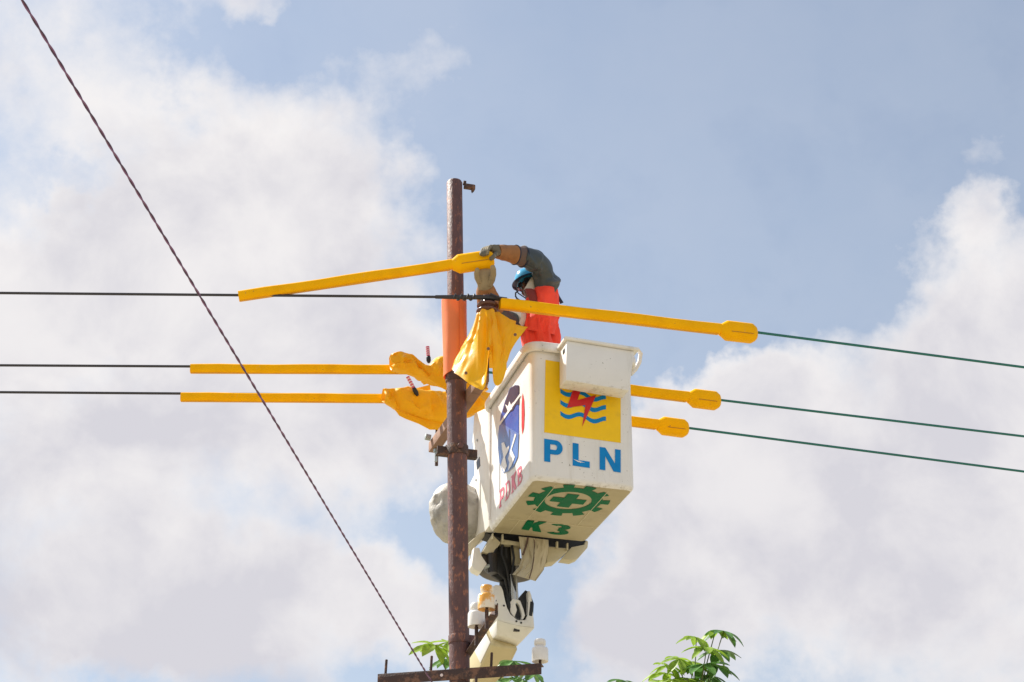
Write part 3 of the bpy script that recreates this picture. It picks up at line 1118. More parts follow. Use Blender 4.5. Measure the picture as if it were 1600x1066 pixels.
# left face: white sticker, emblem and PDKB
printed('emblem', [z4((322, 292), (300, 291), (272, 310), (245, 380), (222, 460), (208, 560), (206, 640), (214, 720), (236, 778), (262, 770), (292, 745), (316, 690), (322, 560))],
        MT['navy'], 'left', 0.003)
printed('emblem_top', [z4((322, 293), (300, 292), (272, 312), (248, 378), (232, 440), (262, 448), (290, 430), (306, 400), (322, 398))], MT['ink'], 'left', 0.0055)
printed('emblem_sheen', [z4((224, 500), (322, 560), (316, 690), (292, 745), (262, 770), (236, 778), (214, 720), (206, 640), (208, 560))], MT['sheenblue'], 'left', 0.0045)  # paler blue paints sun sheen over the lower half of the emblem
printed('emblem_figure', [
    z4((214, 500), (328, 338), (330, 350), (216, 516)),
    z4((246, 398), (262, 408), (270, 380), (278, 402), (294, 382), (284, 424), (262, 438)),
    z4((228, 640), (226, 612), (240, 608), (252, 640), (270, 625), (262, 660), (246, 690), (256, 740), (240, 776), (222, 735), (236, 690)),
    z4((262, 700), (300, 560), (308, 566), (282, 650), (300, 690), (280, 742), (262, 765), (270, 720))], MT['decal'], 'left', 0.008)
printed('emblem_stripe', [z4((342, 333), (350, 375), (353, 450), (349, 530), (340, 566), (337, 520), (337, 400))], MT['red'], 'left', 0.003)
pd = []
q_bl, q_br, q_tl, q_tr = (212, 978), (342, 822), (214, 878), (340, 726)


def qd(s, t_):
    a = (q_bl[0] + (q_br[0] - q_bl[0]) * s, q_bl[1] + (q_br[1] - q_bl[1]) * s)
    b = (q_tl[0] + (q_tr[0] - q_tl[0]) * s, q_tl[1] + (q_tr[1] - q_tl[1]) * s)
    return (a[0] + (b[0] - a[0]) * t_, a[1] + (b[1] - a[1]) * t_)


for i, ch in enumerate('PDKB'):
    s0, s1 = i * 0.26 + 0.02, i * 0.26 + 0.215
    pd += [z4(*p) for p in place(glyph(ch, 0.26, True), qd(s0, 0), qd(s1, 0), qd(s0, 1), qd(s1, 1))]
printed('lettering', pd, MT['pinkred'], 'left', 0.003, 'faded red PDKB lettering')

# underside: green gear with a cross, and K3
gc = at(720 + 596 / 3.5533, 520 + 931 / 3.5533, h=0)
ga = at(720 + 362 / 3.5533, 520 + 930 / 3.5533, h=0)
gb = at(720 + 824 / 3.5533, 520 + 945 / 3.5533, h=0)
GR = (gb - ga).length / 2
mb = MB()
NT_ = 11
outer, inn = [], []
seg = NT_ * 8
for k in range(seg + 1):
    ph = k / 8.0
    fr = ph - math.floor(ph)
    a = 2 * math.pi * k / seg + 0.28
    ro = GR if fr < 0.5 else GR * 0.82
    outer.append((a, ro))
    inn.append((a, GR * 0.56))
GD = 1.02
for k in range(seg):
    a0, r0 = outer[k]
    a1 = outer[k + 1][0]
    pts = []
    for a, r in ((a0, GR * 0.56), (a0, r0), (a1 if True else a1, r0), (a1, GR * 0.56)):
        aa = a
        if r == GR:
            aa = a
        pts.append(V((gc.x + r * math.cos(aa), gc.y + r * math.sin(aa) * GD, -0.003)))
    mb.face(pts)
for (sx, sy) in ((0.40, 0.14),):
    mb.face([V((gc.x + x * GR, gc.y + y * GR * GD, -0.0034)) for x, y in ((-0.42, -0.15), (0.42, -0.15), (0.42, 0.15), (-0.42, 0.15))])
    mb.face([V((gc.x + x * GR, gc.y + y * GR * GD, -0.0037)) for x, y in ((-0.15, -0.42), (0.15, -0.42), (0.15, 0.42), (-0.15, 0.42))])
mb.build('gear_emblem', MT['green'], bucket)


def z5(*pts):
    return [(640 + x / 4.4417, 700 + y / 4.4417) for x, y in pts]


k3 = []
for ch, a, b, e, f, th in (('K', (775, 566), (912, 586), (816, 502), (952, 514), 0.38), ('3', (942, 596), (1096, 610), (984, 522), (1124, 538), 0.40)):
    k3 += [z5(*p) for p in place(glyph(ch, th), a, b, e, f)]
printed('lettering', k3, MT['green'], 'under', 0.003, 'green K3 lettering on the underside')

# ------------------------------------------------------------------ tool tray hung on the front of the bucket
TD = -0.235
tray = thing('tool_tray', 'white tapered tool tray hooked over the front rim of the bucket', 'tool tray', at(930, 605, d=TD))
ftl, ftr, fbr, fbl = [at(*p, d=TD) for p in z4((588, 44), (964, 104), (934, 321), (583, 263))]
sb = V((0, 0.165, 0))
mb = MB()
mb.loft([[fbl, fbr, fbr + V((-0.0, 0.15, 0)), fbl + V((0.0, 0.15, 0))], [ftl, ftr, ftr + V((0, 0.175, 0)), ftl + V((0, 0.175, 0))]], True)
mb.build('tray_body', MT['white'], tray, bevel=0.005, segs=2)
mb = MB()
l0, l1 = ftl + V((-0.02, -0.025, 0.004)), ftr + V((0.03, -0.025, 0.004))
mb.prism([l0, l1, l1 + V((0.0, 0.215, 0)), l0 + V((-0.0, 0.215, 0))], (0, 0, 0.022))
mb.build('tray_flange', MT['white'], tray, bevel=0.006)
mb = MB()
sp = ftl + V((-0.004, 0.06, -0.06))
mb.box(sp, (0.006, 0.04, 0.035))
mb.build('latch', MT['black'], tray, bevel=0.003)
for s in (0.15, 0.85):
    mb = MB()
    p = ftl.lerp(ftr, s) + V((0, 0.185, 0.02))
    mb.box(p, (0.05, 0.10, 0.03))
    mb.build('hook', MT['white2'], tray, bevel=0.004)

# ------------------------------------------------------------------ boom, rotator and the housing behind the bucket
DH = BD + 0.03
boom = thing('lift_boom', 'cream and white lift boom with forked head below the bucket', 'boom', (0.6, 4.3, GROUND_H))


def slab(name, m, poly, d, depth, bevel=0.006, par=None):
    mb = MB()
    mb.prism([at(x, y, d=d) for x, y in poly], (0, depth, 0))
    return mb.build(name, m, par or boom, bevel=bevel)


def zm(*pts):
    return [(720 + x / 7.614, 820 + y / 7.614) for x, y in pts]


def zf(*pts):
    return [(720 + x / 7.838, 930 + y / 7.838) for x, y in pts]


# side housing: upright white panel in the plane of the bucket's left side
mb = MB()
side = [at(x, y, w=0.0) for x, y in ((763, 636), (750, 642), (741, 646), (738, 690), (741, 712), (741, 742), (731, 762), (731, 850), (748, 836), (758, 830), (764, 822))]
mb.prism(side, (0.09, 0, 0))
mb.build('side_panel', MT['white2'], boom, bevel=0.006)
for (x, y) in ((746, 688), (744, 750), (740, 790), (737, 830)):
    mb = MB()
    mb.lathe(at(x, y, w=-0.001), [(0.011, 0), (0.011, 0.006), (0.006, 0.008)], (-1, 0, 0), 8)
    mb.build('panel_bolt', MT['galv'], boom)
mb = MB()
mb.prism([at(x, y, w=-0.003) for x, y in ((744, 722), (749, 714), (750, 728), (745, 734))], (0.004, 0, 0))
mb.build('panel_slot', MT['dark'], boom)
# back housing behind the bucket (only its lower edge shows)
mb = MB()
mb.box((BW / 2 + 0.05, DH + 0.20, 0.42), (BW - 0.12, 0.28, 0.50))
mb.build('mount_housing', MT['white2'], boom, bevel=0.02)
slab('side_foot', MT['cream'], [(731, 850), (748, 834), (759, 829), (757, 838), (746, 850), (734, 868), (731, 869)], DH + 0.10, 0.20)
# black slab painting the shade of the cavity, and brackets under the rear edge
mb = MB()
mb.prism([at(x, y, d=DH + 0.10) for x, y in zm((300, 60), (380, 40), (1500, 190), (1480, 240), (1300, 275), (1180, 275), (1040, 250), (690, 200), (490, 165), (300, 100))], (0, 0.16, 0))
mb.build('rear_void_shade', MT['black'], boom)
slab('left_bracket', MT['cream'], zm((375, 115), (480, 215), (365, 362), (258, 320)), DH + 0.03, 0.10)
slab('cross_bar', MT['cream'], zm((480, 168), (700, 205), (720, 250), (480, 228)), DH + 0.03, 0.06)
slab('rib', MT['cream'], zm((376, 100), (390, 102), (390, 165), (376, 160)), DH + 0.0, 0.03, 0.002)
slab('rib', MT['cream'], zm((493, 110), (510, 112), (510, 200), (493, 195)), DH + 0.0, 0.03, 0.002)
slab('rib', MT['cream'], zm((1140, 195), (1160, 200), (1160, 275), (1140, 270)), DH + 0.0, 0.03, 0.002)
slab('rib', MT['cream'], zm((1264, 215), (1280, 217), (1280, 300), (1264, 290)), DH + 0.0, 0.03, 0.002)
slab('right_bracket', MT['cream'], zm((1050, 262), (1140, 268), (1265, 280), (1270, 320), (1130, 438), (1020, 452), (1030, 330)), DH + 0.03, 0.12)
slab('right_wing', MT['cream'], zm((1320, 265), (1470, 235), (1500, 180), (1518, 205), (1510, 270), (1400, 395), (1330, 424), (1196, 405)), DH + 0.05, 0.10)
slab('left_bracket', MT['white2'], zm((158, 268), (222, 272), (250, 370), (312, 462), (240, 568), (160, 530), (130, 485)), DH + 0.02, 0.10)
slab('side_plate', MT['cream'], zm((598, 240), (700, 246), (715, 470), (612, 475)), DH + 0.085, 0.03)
# hanging canvas cover
cv = thing('canvas_cover', 'beige canvas cover with a centre seam hanging beneath the bucket', 'cover', at(830, 905, d=DH - 0.03))
mb = MB()
fol_c = Folds(22, 5, 0.3, (0.3, 0.8), (0.02, 0.05), 0.020)
left_e = zm((690, 140), (700, 230), (715, 300), (722, 400), (690, 500), (612, 592))
right_e = zm((1042, 180), (1045, 260), (1036, 330), (1015, 430), (985, 540), (890, 672))
rings = []
NA = 40
for i in range(16):
    s = i / 15 * 5
    k = min(int(s), 4)
    fr = s - k
    a = (left_e[k][0] + (left_e[k + 1][0] - left_e[k][0]) * fr, left_e[k][1] + (left_e[k + 1][1] - left_e[k][1]) * fr)
    b = (right_e[k][0] + (right_e[k + 1][0] - right_e[k][0]) * fr, right_e[k][1] + (right_e[k + 1][1] - right_e[k][1]) * fr)
    fro, bac = [], []
    for j in range(NA + 1):
        t_ = j / NA
        x, y = a[0] + (b[0] - a[0]) * t_, a[1] + (b[1] - a[1]) * t_
        bul = 0.06 * math.sin(math.pi * t_) + fol_c.at(i / 15, t_ * 0.9, 1.0) + 0.010 * math.exp(-((t_ - 0.52) / 0.03) ** 2)
        fro.append(at(x, y, d=DH - 0.01 - bul))
        bac.append(at(x, y, d=DH + 0.10))
    rings.append(fro + list(reversed(bac)))
mb.loft(rings, True)
mb.build('canvas_sheet', MT['canvas'], cv, sharp=50)
mb = MB()
for poly, rr_ in (([(872, 170), (878, 260), (868, 400), (850, 520), (815, 640)], 0.0045), ([(800, 150), (785, 220), (760, 300), (737, 360)], 0.008)):
    mb.tube([at(*zm(p)[0], d=DH - 0.083 + (0.02 if rr_ > 0.005 else 0)) for p in poly], rr_, 6)
mb.build('seam', MT['cuffedge'], cv)
# hoses / dark core
mb = MB()
for x0, x1, rr_ in ((778, 792, 0.035), (786, 797, 0.035), (795, 800, 0.03), (770, 786, 0.03)):
    mb.tube([at(x0 + 3, 845, d=DH + 0.12), at(x0 + 5, 870, d=DH + 0.13), at(x1, 900, d=DH + 0.15), at(x1, 925, d=DH + 0.18)], rr_, 10)
mb.build('hose_bundle', MT['black'], boom)
slab('core_plate', MT['black'], zm((450, 235), (600, 235), (606, 560), (560, 650), (470, 660), (370, 600), (360, 350)), DH + 0.10, 0.04)
mb = MB()
dc = at(793, 891, d=DH + 0.36)
mb.lathe(dc, [(0.200, -0.022), (0.235, -0.012), (0.235, 0.012), (0.20, 0.02)], (0.05, 0.06, 1), 36)
mb.build('rotator_disc', MT['dark'], boom)
slab('rotator_motor', MT['dark'], zm((250, 350), (300, 340), (420, 360), (430, 560), (330, 540), (290, 480)), DH + 0.06, 0.08)
for pts_, rr_ in (([(786, 842, 0.06), (784, 866, 0.03), (792, 890, 0.05), (797, 915, 0.08), (795, 940, 0.10)], 0.011),
                  ([(780, 846, 0.06), (771, 868, 0.02), (776, 892, 0.03), (789, 905, 0.06), (793, 930, 0.09)], 0.009),
                  ([(799, 845, 0.05), (803, 872, 0.03), (800, 900, 0.04), (806, 925, 0.08)], 0.010)):
    mb = MB()
    mb.tube([at(x, y, d=DH + e) for x, y, e in pts_], rr_, 8)
    mb.build('hydraulic_hose', MT['black'], boom)
mb = MB()
mb.tube([at(757, 886, d=DH + 0.04), at(770, 884, d=DH + 0.04)], [0.018, 0.018], 10)
mb.build('hose_fitting', MT['galv'], boom)
mb = MB()
mb.tube([at(768, 866, d=DH + 0.05), at(770, 896, d=DH + 0.05)], [0.04, 0.04], 14)
mb.build('swivel_motor', MT['dark'], boom)
# posts between disc and fork
mb = MB()
mb.tube([at(800, 898, d=DH + 0.08), at(803, 945, d=DH + 0.11)], 0.030, 12)
mb.tube([at(806, 898, d=DH + 0.06), at(808, 938, d=DH + 0.09)], 0.012, 10)
mb.build('cylinder_rod', MT['steel'], boom)
# forked head
FD = DH + 0.06
fork_l = zf((330, 0), (360, -80), (430, -130), (490, -120), (520, -60), (545, 60), (570, 150), (610, 230), (690, 300), (740, 305), (800, 300), (820, 240),
            (828, 60), (822, -50), (845, -60), (868, 0), (905, 400), (690, 372), (515, 325), (445, 300))
mb = MB()
mb.prism([at(x, y, d=FD) for x, y in fork_l], (0, 0.24, 0))
mb.build('fork_head', MT['white2'], boom, bevel=0.010)
mb = MB()
A = [at(x, y, d=FD) for x, y in zf((445, 300), (515, 325), (690, 372), (905, 400))]
Bq = [at(x, y, d=FD + 0.10) for x, y in zf((440, 490), (515, 507), (640, 535), (742, 572))]
for i in range(3):
    mb.face([A[i], A[i + 1], Bq[i + 1], Bq[i]])
back = [p + V((0, 0.24, 0)) for p in A]
back2 = [p + V((0, 0.14, 0)) for p in Bq]
mb = MB()
mb.loft([A + back[::-1], Bq + back2[::-1]], True)
mb.build('fork_base', MT['white2'], boom, bevel=0.006)
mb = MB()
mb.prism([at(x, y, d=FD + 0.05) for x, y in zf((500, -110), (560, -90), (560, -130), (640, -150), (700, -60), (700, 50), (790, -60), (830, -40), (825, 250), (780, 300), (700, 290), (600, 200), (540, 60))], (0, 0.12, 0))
mb.build('fork_void_shade', MT['black'], boom)  # black block painting the shade inside the fork
mb = MB()
mb.prism([at(x, y, d=FD + 0.015) for x, y in zf((600, 90), (640, 40), (730, 65), (770, 170), (790, 250), (770, 290), (745, 296), (752, 240), (725, 130), (690, 85), (670, 100), (690, 180), (660, 270), (610, 210))], (0, 0.05, 0))
mb.build('latch_hook', MT['white2'], boom, bevel=0.006)
mb = MB()
mb.tube([at(726 + 100, 936, d=FD + 0.1), at(829, 944, d=FD + 0.02), at(828, 962, d=FD + 0.02), at(824, 968, d=FD + 0.05)], 0.026, 10)
mb.tube([at(790, 922, d=FD + 0.06), at(794, 945, d=FD + 0.03), at(799, 962, d=FD + 0.05)], 0.022, 10)
mb.build('rubber_buffer', MT['black'], boom)
for (x, y) in ((528, 130), (850, 220), (680, 322), (738, 340), (425, 70)):
    mb = MB()
    mb.lathe(at(*zf((x, y))[0], d=FD - 0.001), [(0.008, 0), (0.008, 0.004)], (0, -1, 0), 8)
    mb.build('fastener', MT['dark'], boom)
mb = MB()
p = at(*zf((682, 418))[0], d=FD + 0.035)
mb.box(p, (0.045, 0.02, 0.035))
mb.build('latch_plate', MT['dark'], boom)
# arm: square tube running down and away to the turret
a_top = [at(x, y, d=FD + 0.11) for x, y in zf((300, 490), (440, 500), (740, 572))]
w_arm = (a_top[2] - a_top[1]).length
c_top = (a_top[1] + a_top[2]) / 2 + V((-0.03, 0.13, 0.05))
c_mid = at(744, 1075, d=FD + 0.62)
dirv = (c_mid - c_top).normalized()
t_end = (GROUND_H + 0.9 - c_top.z) / dirv.z
c_end = c_top + dirv * t_end
sidev = V((0.97, 0.24, 0))
sidev = (sidev - dirv * sidev.dot(dirv)).normalized()
nrm = dirv.cross(sidev).normalized()
mb = MB()
for (s0, s1, hw, hd) in ((0.0, t_end, 0.118, 0.12),):
    rings = []
    for s in (0.0, 0.3, 0.8, t_end):
        c = c_top + dirv * s
        rings.append([c + sidev * (hw * i) + nrm * (hd * j) for i, j in ((-1, -1), (1, -1), (1, 1), (-1, 1))])
    mb.loft(rings, True)
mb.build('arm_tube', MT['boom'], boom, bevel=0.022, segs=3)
mb = MB()
pc = c_top + dirv * 0.10 - sidev * 0.121
mb.box(pc, (0.006, 0.19, 0.20), (sidev, nrm, dirv))
mb.build('arm_plate', MT['white2'], boom, bevel=0.003)
# turret on the ground, below the frame
mb = MB()
tb_ = V((c_end.x, c_end.y, GROUND_H))
mb.lathe(tb_, [(0.45, 0), (0.45, 0.5), (0.30, 0.55), (0.28, 1.1), (0.1, 1.15)], n=28)
mb.build('turret', MT['white2'], boom)

# silver bag beyond the pole
bag = thing('winch_cover', 'crumpled silver fabric cover bulging out behind the rusty pole', 'cover', at(705, 850, d=DH + 0.35))
mb = MB()
bc = at(716, 803, d=DH + 0.42)
rings = []
for i in range(49):
    v_ = -math.pi / 2 + math.pi * i / 48
    ring = []
    for j in range(84):
        a = 2 * math.pi * j / 84
        sx = 0.225 * (1 if math.cos(a) < 0 else 1.0)
        p = V((math.cos(a) * math.cos(v_) * sx, math.sin(a) * math.cos(v_) * 0.17, (abs(math.sin(v_)) ** 0.85) * (1 if v_ > 0 else -1) * 0.245))
        k = p * 1.0
        p = p * (0.95 + 0.13 * crease(k, 3.6) + 0.05 * crease(k + V((5, 2, 1)), 13) + 0.025 * crease(k + V((2, 8, 1)), 27))
        p.x += 0.10 * p.z * (1 if p.z < 0 else -0.2) * -1
        ring.append(bc + p)
    rings.append(ring)
mb.loft(rings, True)
mb.build('fabric_shell', MT['foil'], bag, sharp=70)
mb = MB()
mb.box(bc + V((0.16, 0, 0.06)), (0.24, 0.05, 0.05))
mb.build('spindle', MT['dark'], bag)


# ------------------------------------------------------------------ worker
exec_worker = True


def skin_mesh(nodes, edges, root, levels=2):
    """nodes: list of (point, radius); grown with a Skin modifier, returned as plain mesh data in L space"""
    me = bpy.data.meshes.new('tmp')
    me.from_pydata([p for p, r in nodes], edges, [])
    o = bpy.data.objects.new('tmp', me)
    COL.objects.link(o)
    sk = o.modifiers.new('s', 'SKIN')
    sk.use_smooth_shade = True
    if not me.skin_vertices:
        me.skin_vertices.new() if hasattr(me.skin_vertices, 'new') else None
    for i, (p, r) in enumerate(nodes):
        d_ = me.skin_vertices[0].data[i]
        d_.radius = r if isinstance(r, tuple) else (r, r)
        d_.use_root = (i == root)
    sb_ = o.modifiers.new('u', 'SUBSURF')
    sb_.levels = sb_.render_levels = levels
    dg = bpy.context.evaluated_depsgraph_get()
    ev = o.evaluated_get(dg)
    m2 = ev.to_mesh()
    mb = MB()
    mb.add([v.co.copy() for v in m2.vertices], [tuple(p.vertices) for p in m2.polygons])
    ev.to_mesh_clear()
    bpy.data.objects.remove(o)
    bpy.data.meshes.remove(me)
    return mb


J = {
    'pelvis': at(862, 612, d=0.42), 'waist': at(856, 560, d=0.40), 'chest': at(848, 508, d=0.37), 'neck0': at(838, 482, d=0.36),
    'head': at(829, 447, d=0.30), 'headtop': at(827, 434, d=0.30),
    'sl': at(856, 478, d=0.22), 'el': at(846, 410, d=0.12), 'wl': at(790, 397, d=-0.02),
    'sr': at(828, 505, d=0.52), 'er': at(782, 507, d=0.30), 'wr': at(760, 458, d=0.03),
}
fl = 0.255
hipl, hipr = J['pelvis'] + V((0.0, -0.10, -0.05)), J['pelvis'] + V((0.0, 0.10, -0.05))
feetz = fl
kneel = V((hipl.x + 0.0 - 0.03, hipl.y, (hipl.z + feetz) / 2))
kneer = V((hipr.x - 0.03, hipr.y, (hipr.z + feetz) / 2))
ankl, ankr = V((hipl.x + 0.02, hipl.y, feetz + 0.07)), V((hipr.x + 0.02, hipr.y, feetz + 0.07))
toel, toer = ankl + V((-0.17, 0, -0.04)), ankr + V((-0.17, 0, -0.04))
worker = thing('person', 'worker in red jacket, blue helmet and long gloves reaching up from the bucket', 'person', V((hipl.x, J['pelvis'].y, feetz)))
nodes = [(J['pelvis'], (0.13, 0.15)), (J['waist'] - V((0.03, 0, 0)), (0.08, 0.085)), (J['chest'] - V((0.035, 0, 0)), (0.075, 0.085)), (J['neck0'], 0.062), (J['head'] + V((0.015, 0, -0.07)), 0.062), (J['head'], (0.080, 0.078)), (J['headtop'], 0.07),
         (J['sl'], 0.062), (J['el'], 0.048), (J['wl'], 0.034), (J['sr'], 0.062), (J['er'], 0.048), (J['wr'], 0.034),
         (hipl, 0.092), (kneel, 0.060), (ankl, 0.042), (toel, 0.036), (hipr, 0.092), (kneer, 0.060), (ankr, 0.042), (toer, 0.036)]
edges = [(0, 1), (1, 2), (2, 3), (3, 4), (4, 5), (5, 6), (2, 7), (7, 8), (8, 9), (2, 10), (10, 11), (11, 12), (0, 13), (13, 14), (14, 15), (15, 16), (0, 17), (17, 18), (18, 19), (19, 20)]
mbk = skin_mesh(nodes, edges, 0)
mbk.build('body', MT['skin'], worker, sharp=180)


def cloth_tube(name, m, pts, radii, n=28, wr=0.006, sc=9.0, seed=0.0, flat=1.0, sub=7, caps=True, up=None, axial=0.5, folds=None):
    """garment tube along a smoothed path, with wrinkles"""
    P_, R_ = [], []
    k = len(pts)
    for i in range(k - 1):
        a, b, e, f = V(pts[max(i - 1, 0)]), V(pts[i]), V(pts[i + 1]), V(pts[min(i + 2, k - 1)])
        for j in range(sub):
            s = j / sub
            P_.append(0.5 * ((2 * b) + (e - a) * s + (2 * a - 5 * b + 4 * e - f) * s * s + (3 * b - a - 3 * e + f) * s ** 3))
            R_.append(radii[i] + (radii[i + 1] - radii[i]) * (s * s * (3 - 2 * s)))
    P_.append(V(pts[-1]))
    R_.append(radii[-1])
    mb = MB()
    rings = []
    for i, (p, t, N, Bn) in enumerate(mb.frames(P_, up)):
        ring = []
        for j in range(n):
            a = 2 * math.pi * j / n
            nv = N * math.cos(a) + Bn * math.sin(a) * flat
            q = p + nv * R_[i]
            qq = V((q.x, q.y, q.z * axial)) + V((seed, seed * 0.7, 0))
            d_ = (crease(qq, sc) + 0.5 * crease(qq + V((3, 5, 1)), sc * 1.9)) * wr
            if folds:
                d_ += folds.at(i / (len(P_) - 1), j / n, 1.0)
            ring.append(q + nv.normalized() * d_)
        rings.append(ring)
    mb.loft(rings, caps)
    return mb.build(name, m, worker, sharp=60)


# jacket: torso shell
PLEATS = Folds(34, 4, 0.35, (0.25, 0.7), (0.022, 0.055), 0.030)
for v0, am, tl in ((0.60, 0.034, 0.10), (0.655, -0.03, 0.05), (0.70, 0.036, -0.12), (0.755, -0.028, 0.1), (0.80, 0.034, 0.2), (0.86, -0.03, 0.05), (0.91, 0.03, -0.1)):
    PLEATS.k.append((0.5, v0, math.cos(tl), math.sin(tl), 0.60, 0.026, am))
tor = [at(856, 600, d=0.41), at(849, 565, d=0.40), at(842, 530, d=0.38), at(840.5, 505, d=0.365), at(845, 484, d=0.34), at(850, 466, d=0.31), at(843, 459, d=0.32)]
cloth_tube('jacket', MT['vest'], tor, [0.138, 0.132, 0.124, 0.126, 0.120, 0.088, 0.045], 140, 0.008, 9.0, 2.0, 1.22, 12, True, V((1, 0, 0)), 0.30, PLEATS)
cloth_tube('trousers', MT['trouser'], [V((hipl.x, J['pelvis'].y, feetz + 0.45)), J['pelvis'] + V((0, 0, -0.05)), at(848, 575, d=0.47), at(840, 552, d=0.50)], [0.16, 0.165, 0.168, 0.15], 36, 0.012, 7, 4, 1.25, 6, True, V((1, 0, 0)))
for hp_, kn, an in ((hipl, kneel, ankl), (hipr, kneer, ankr)):
    cloth_tube('trouser_leg', MT['trouser'], [hp_, kn, an], [0.11, 0.085, 0.07], 24, 0.008, 8, 1)
for an, to in ((ankl, toel), (ankr, toer)):
    mb = MB()
    mb.tube([an + V((0.05, 0, -0.02)), an + V((0, 0, -0.02)), to], [0.05, 0.055, 0.045], 12)
    mb.build('boot', MT['black'], worker)
# left arm (near): sleeve from shoulder to mid-forearm
cloth_tube('sleeve', MT['sleeve'], [at(850, 490, d=0.24), at(851.5, 470, d=0.22), at(852, 450, d=0.19), at(848.5, 430, d=0.15), at(842, 414, d=0.10), at(832, 406, d=0.06), at(815, 400.5, d=0.03)],
           [0.045, 0.062, 0.078, 0.079, 0.080, 0.077, 0.074], 72, 0.003, 7, 6.0, 1.0, 9, True, V((1, 0, 0)), 0.8, Folds(34, 21, 1.1, (0.15, 0.5), (0.02, 0.06), 0.024))
# jacket yoke that caps the raised shoulder
cloth_tube('jacket_shoulder', MT['vest'], [at(842, 520, d=0.33), at(845.5, 500, d=0.29), at(851, 478, d=0.24), at(852.5, 463, d=0.215), at(853, 453, d=0.205)], [0.120, 0.114, 0.104, 0.097, 0.088], 140, 0.006, 10, 3.0, 1.1, 12, False, V((1, 0, 0)), 0.35, Folds(22, 8, 0.3, (0.4, 1.0), (0.025, 0.055), 0.020))
cloth_tube('cuff_binding', MT['cuffedge'], [at(816.5, 401, d=0.03), at(811, 400, d=0.022), at(804, 398.5, d=0.012)], [0.077, 0.072, 0.068], 28, 0.001, 5, 0, 1.0, 3)
mb = MB()
for x, y, d_, rr_ in ((817, 401, 0.031, 0.081), (805, 398.5, 0.013, 0.073)):
    c = at(x, y, d=d_)
    ax = (at(800, 398, d=0.0) - at(817, 401, d=0.031)).normalized()
    n1 = ax.cross(UP).normalized()
    n2 = n1.cross(ax)
    mb.tube([c + n1 * (rr_ * math.cos(a)) + n2 * (rr_ * math.sin(a)) for a in [2 * math.pi * i / 30 for i in range(31)]], 0.006, 6)
mb.build('cuff_ring', MT['strap'], worker)
cloth_tube('glove_cuff', MT['cuff'], [at(806, 398.5, d=0.012), at(797, 396.5, d=0.0), at(788, 395, d=-0.02), at(781, 394, d=-0.04), at(776, 393, d=-0.06)], [0.070, 0.064, 0.058, 0.052, 0.046], 28, 0.004, 9, 3, 1.0, 5)
# right arm (far): sleeve, lining, cuff
cloth_tube('sleeve', MT['sleeve'], [at(830, 508, d=0.46), at(806, 506, d=0.36), at(786, 500, d=0.26), at(772, 484, d=0.16)], [0.085, 0.082, 0.078, 0.072], 28, 0.006, 8, 9, 1.0, 6)
cloth_tube('sleeve_lining', MT['lining'], [at(812, 500, d=0.34), at(806, 498, d=0.32), at(801, 496, d=0.30)], [0.079, 0.086, 0.083], 26, 0.003, 7, 2, 1.0, 4)
cloth_tube('glove_cuff', MT['cuff'], [at(768, 486, d=0.16), at(764, 472, d=0.10), at(760, 458, d=0.03), at(758.5, 448, d=-0.02)], [0.096, 0.088, 0.074, 0.058], 28, 0.004, 9, 5, 1.0, 6)


# gloves
def hand(name, m, wrist, palm, knuck, fingers, thumb, r=0.0135, big=1.0):
    nodes = [(wrist, (0.040 * big, 0.034 * big)), (palm, (0.046 * big, 0.030 * big))]
    edges = [(0, 1)]
    for kpt, chain in zip(knuck, fingers):
        i = len(nodes)
        nodes.append((kpt, r * 1.25))
        edges.append((1, i))
        for c in chain:
            nodes.append((c, r))
            edges.append((len(nodes) - 2, len(nodes) - 1))
    for c in thumb:
        nodes.append((c, r * 1.15))
    k = len(nodes) - len(thumb)
    edges.append((0, k))
    for j in range(len(thumb) - 1):
        edges.append((k + j, k + j + 1))
    mb = skin_mesh(nodes, edges, 0, 2)
    return mb.build(name, m, worker, sharp=180)


# left hand: comes in over the top of the bell, fingers hooked down the near face
w_ = at(779, 393.5, d=-0.05)
p_ = at(771, 389.5, d=-0.085)
kn_, fg_ = [], []
for i in range(4):
    x = 770 - i * 3.2
    kn_.append(at(x - 2, 386 + i * 0.9, d=-0.10 - 0.006 * i))
    fg_.append([at(x - 6, 386.5 + i * 1.2, d=-0.135), at(x - 8.5, 392 + i * 1.4, d=-0.165), at(x - 9 + i * 0.4, 398.5 + i * 1.0 - (2 if i == 3 else 0), d=-0.172)])
th_ = [at(774, 397, d=-0.10), at(771, 402, d=-0.15), at(766, 405, d=-0.168)]
hand('glove', MT['glove'], w_, p_, kn_, fg_, th_, 0.0155)
# right hand: cupped under the bell, palm to the viewer, fingers up the far side, thumb on the near side
mb = MB()


def path(*q):
    return [at(x, y, d=d) for x, y, d in q]


mb.tube(path((759.5, 457, 0.0), (759, 450, -0.02), (758, 443, -0.04), (757.5, 435, -0.05), (757, 427, -0.05), (757, 421, -0.045), (757, 419, -0.045)),
        [0.050, 0.056, 0.061, 0.066, 0.066, 0.056, 0.03], 20, up=(1, 0, 0), flat=0.62)
for i, x in enumerate((746.5, 753, 759, 764.5)):
    mb.tube(path((x + 1, 430, -0.05), (x, 421, -0.045), (x - 0.5, 413, -0.03), (x, 406, -0.035), (x + 0.5, 403, -0.05)), [0.018, 0.0185, 0.0175, 0.016, 0.008], 12)
mb.tube(path((764, 445, -0.05), (768.5, 437, -0.085), (771, 429, -0.12), (771, 421, -0.155), (769.5, 416, -0.175), (769, 414.5, -0.178)), [0.026, 0.026, 0.022, 0.020, 0.017, 0.008], 14)
mb.tube(path((749, 441, -0.05), (745.5, 434, -0.08), (744.5, 427, -0.11), (746, 421, -0.135), (747, 419, -0.14)), [0.022, 0.021, 0.019, 0.016, 0.008], 14)
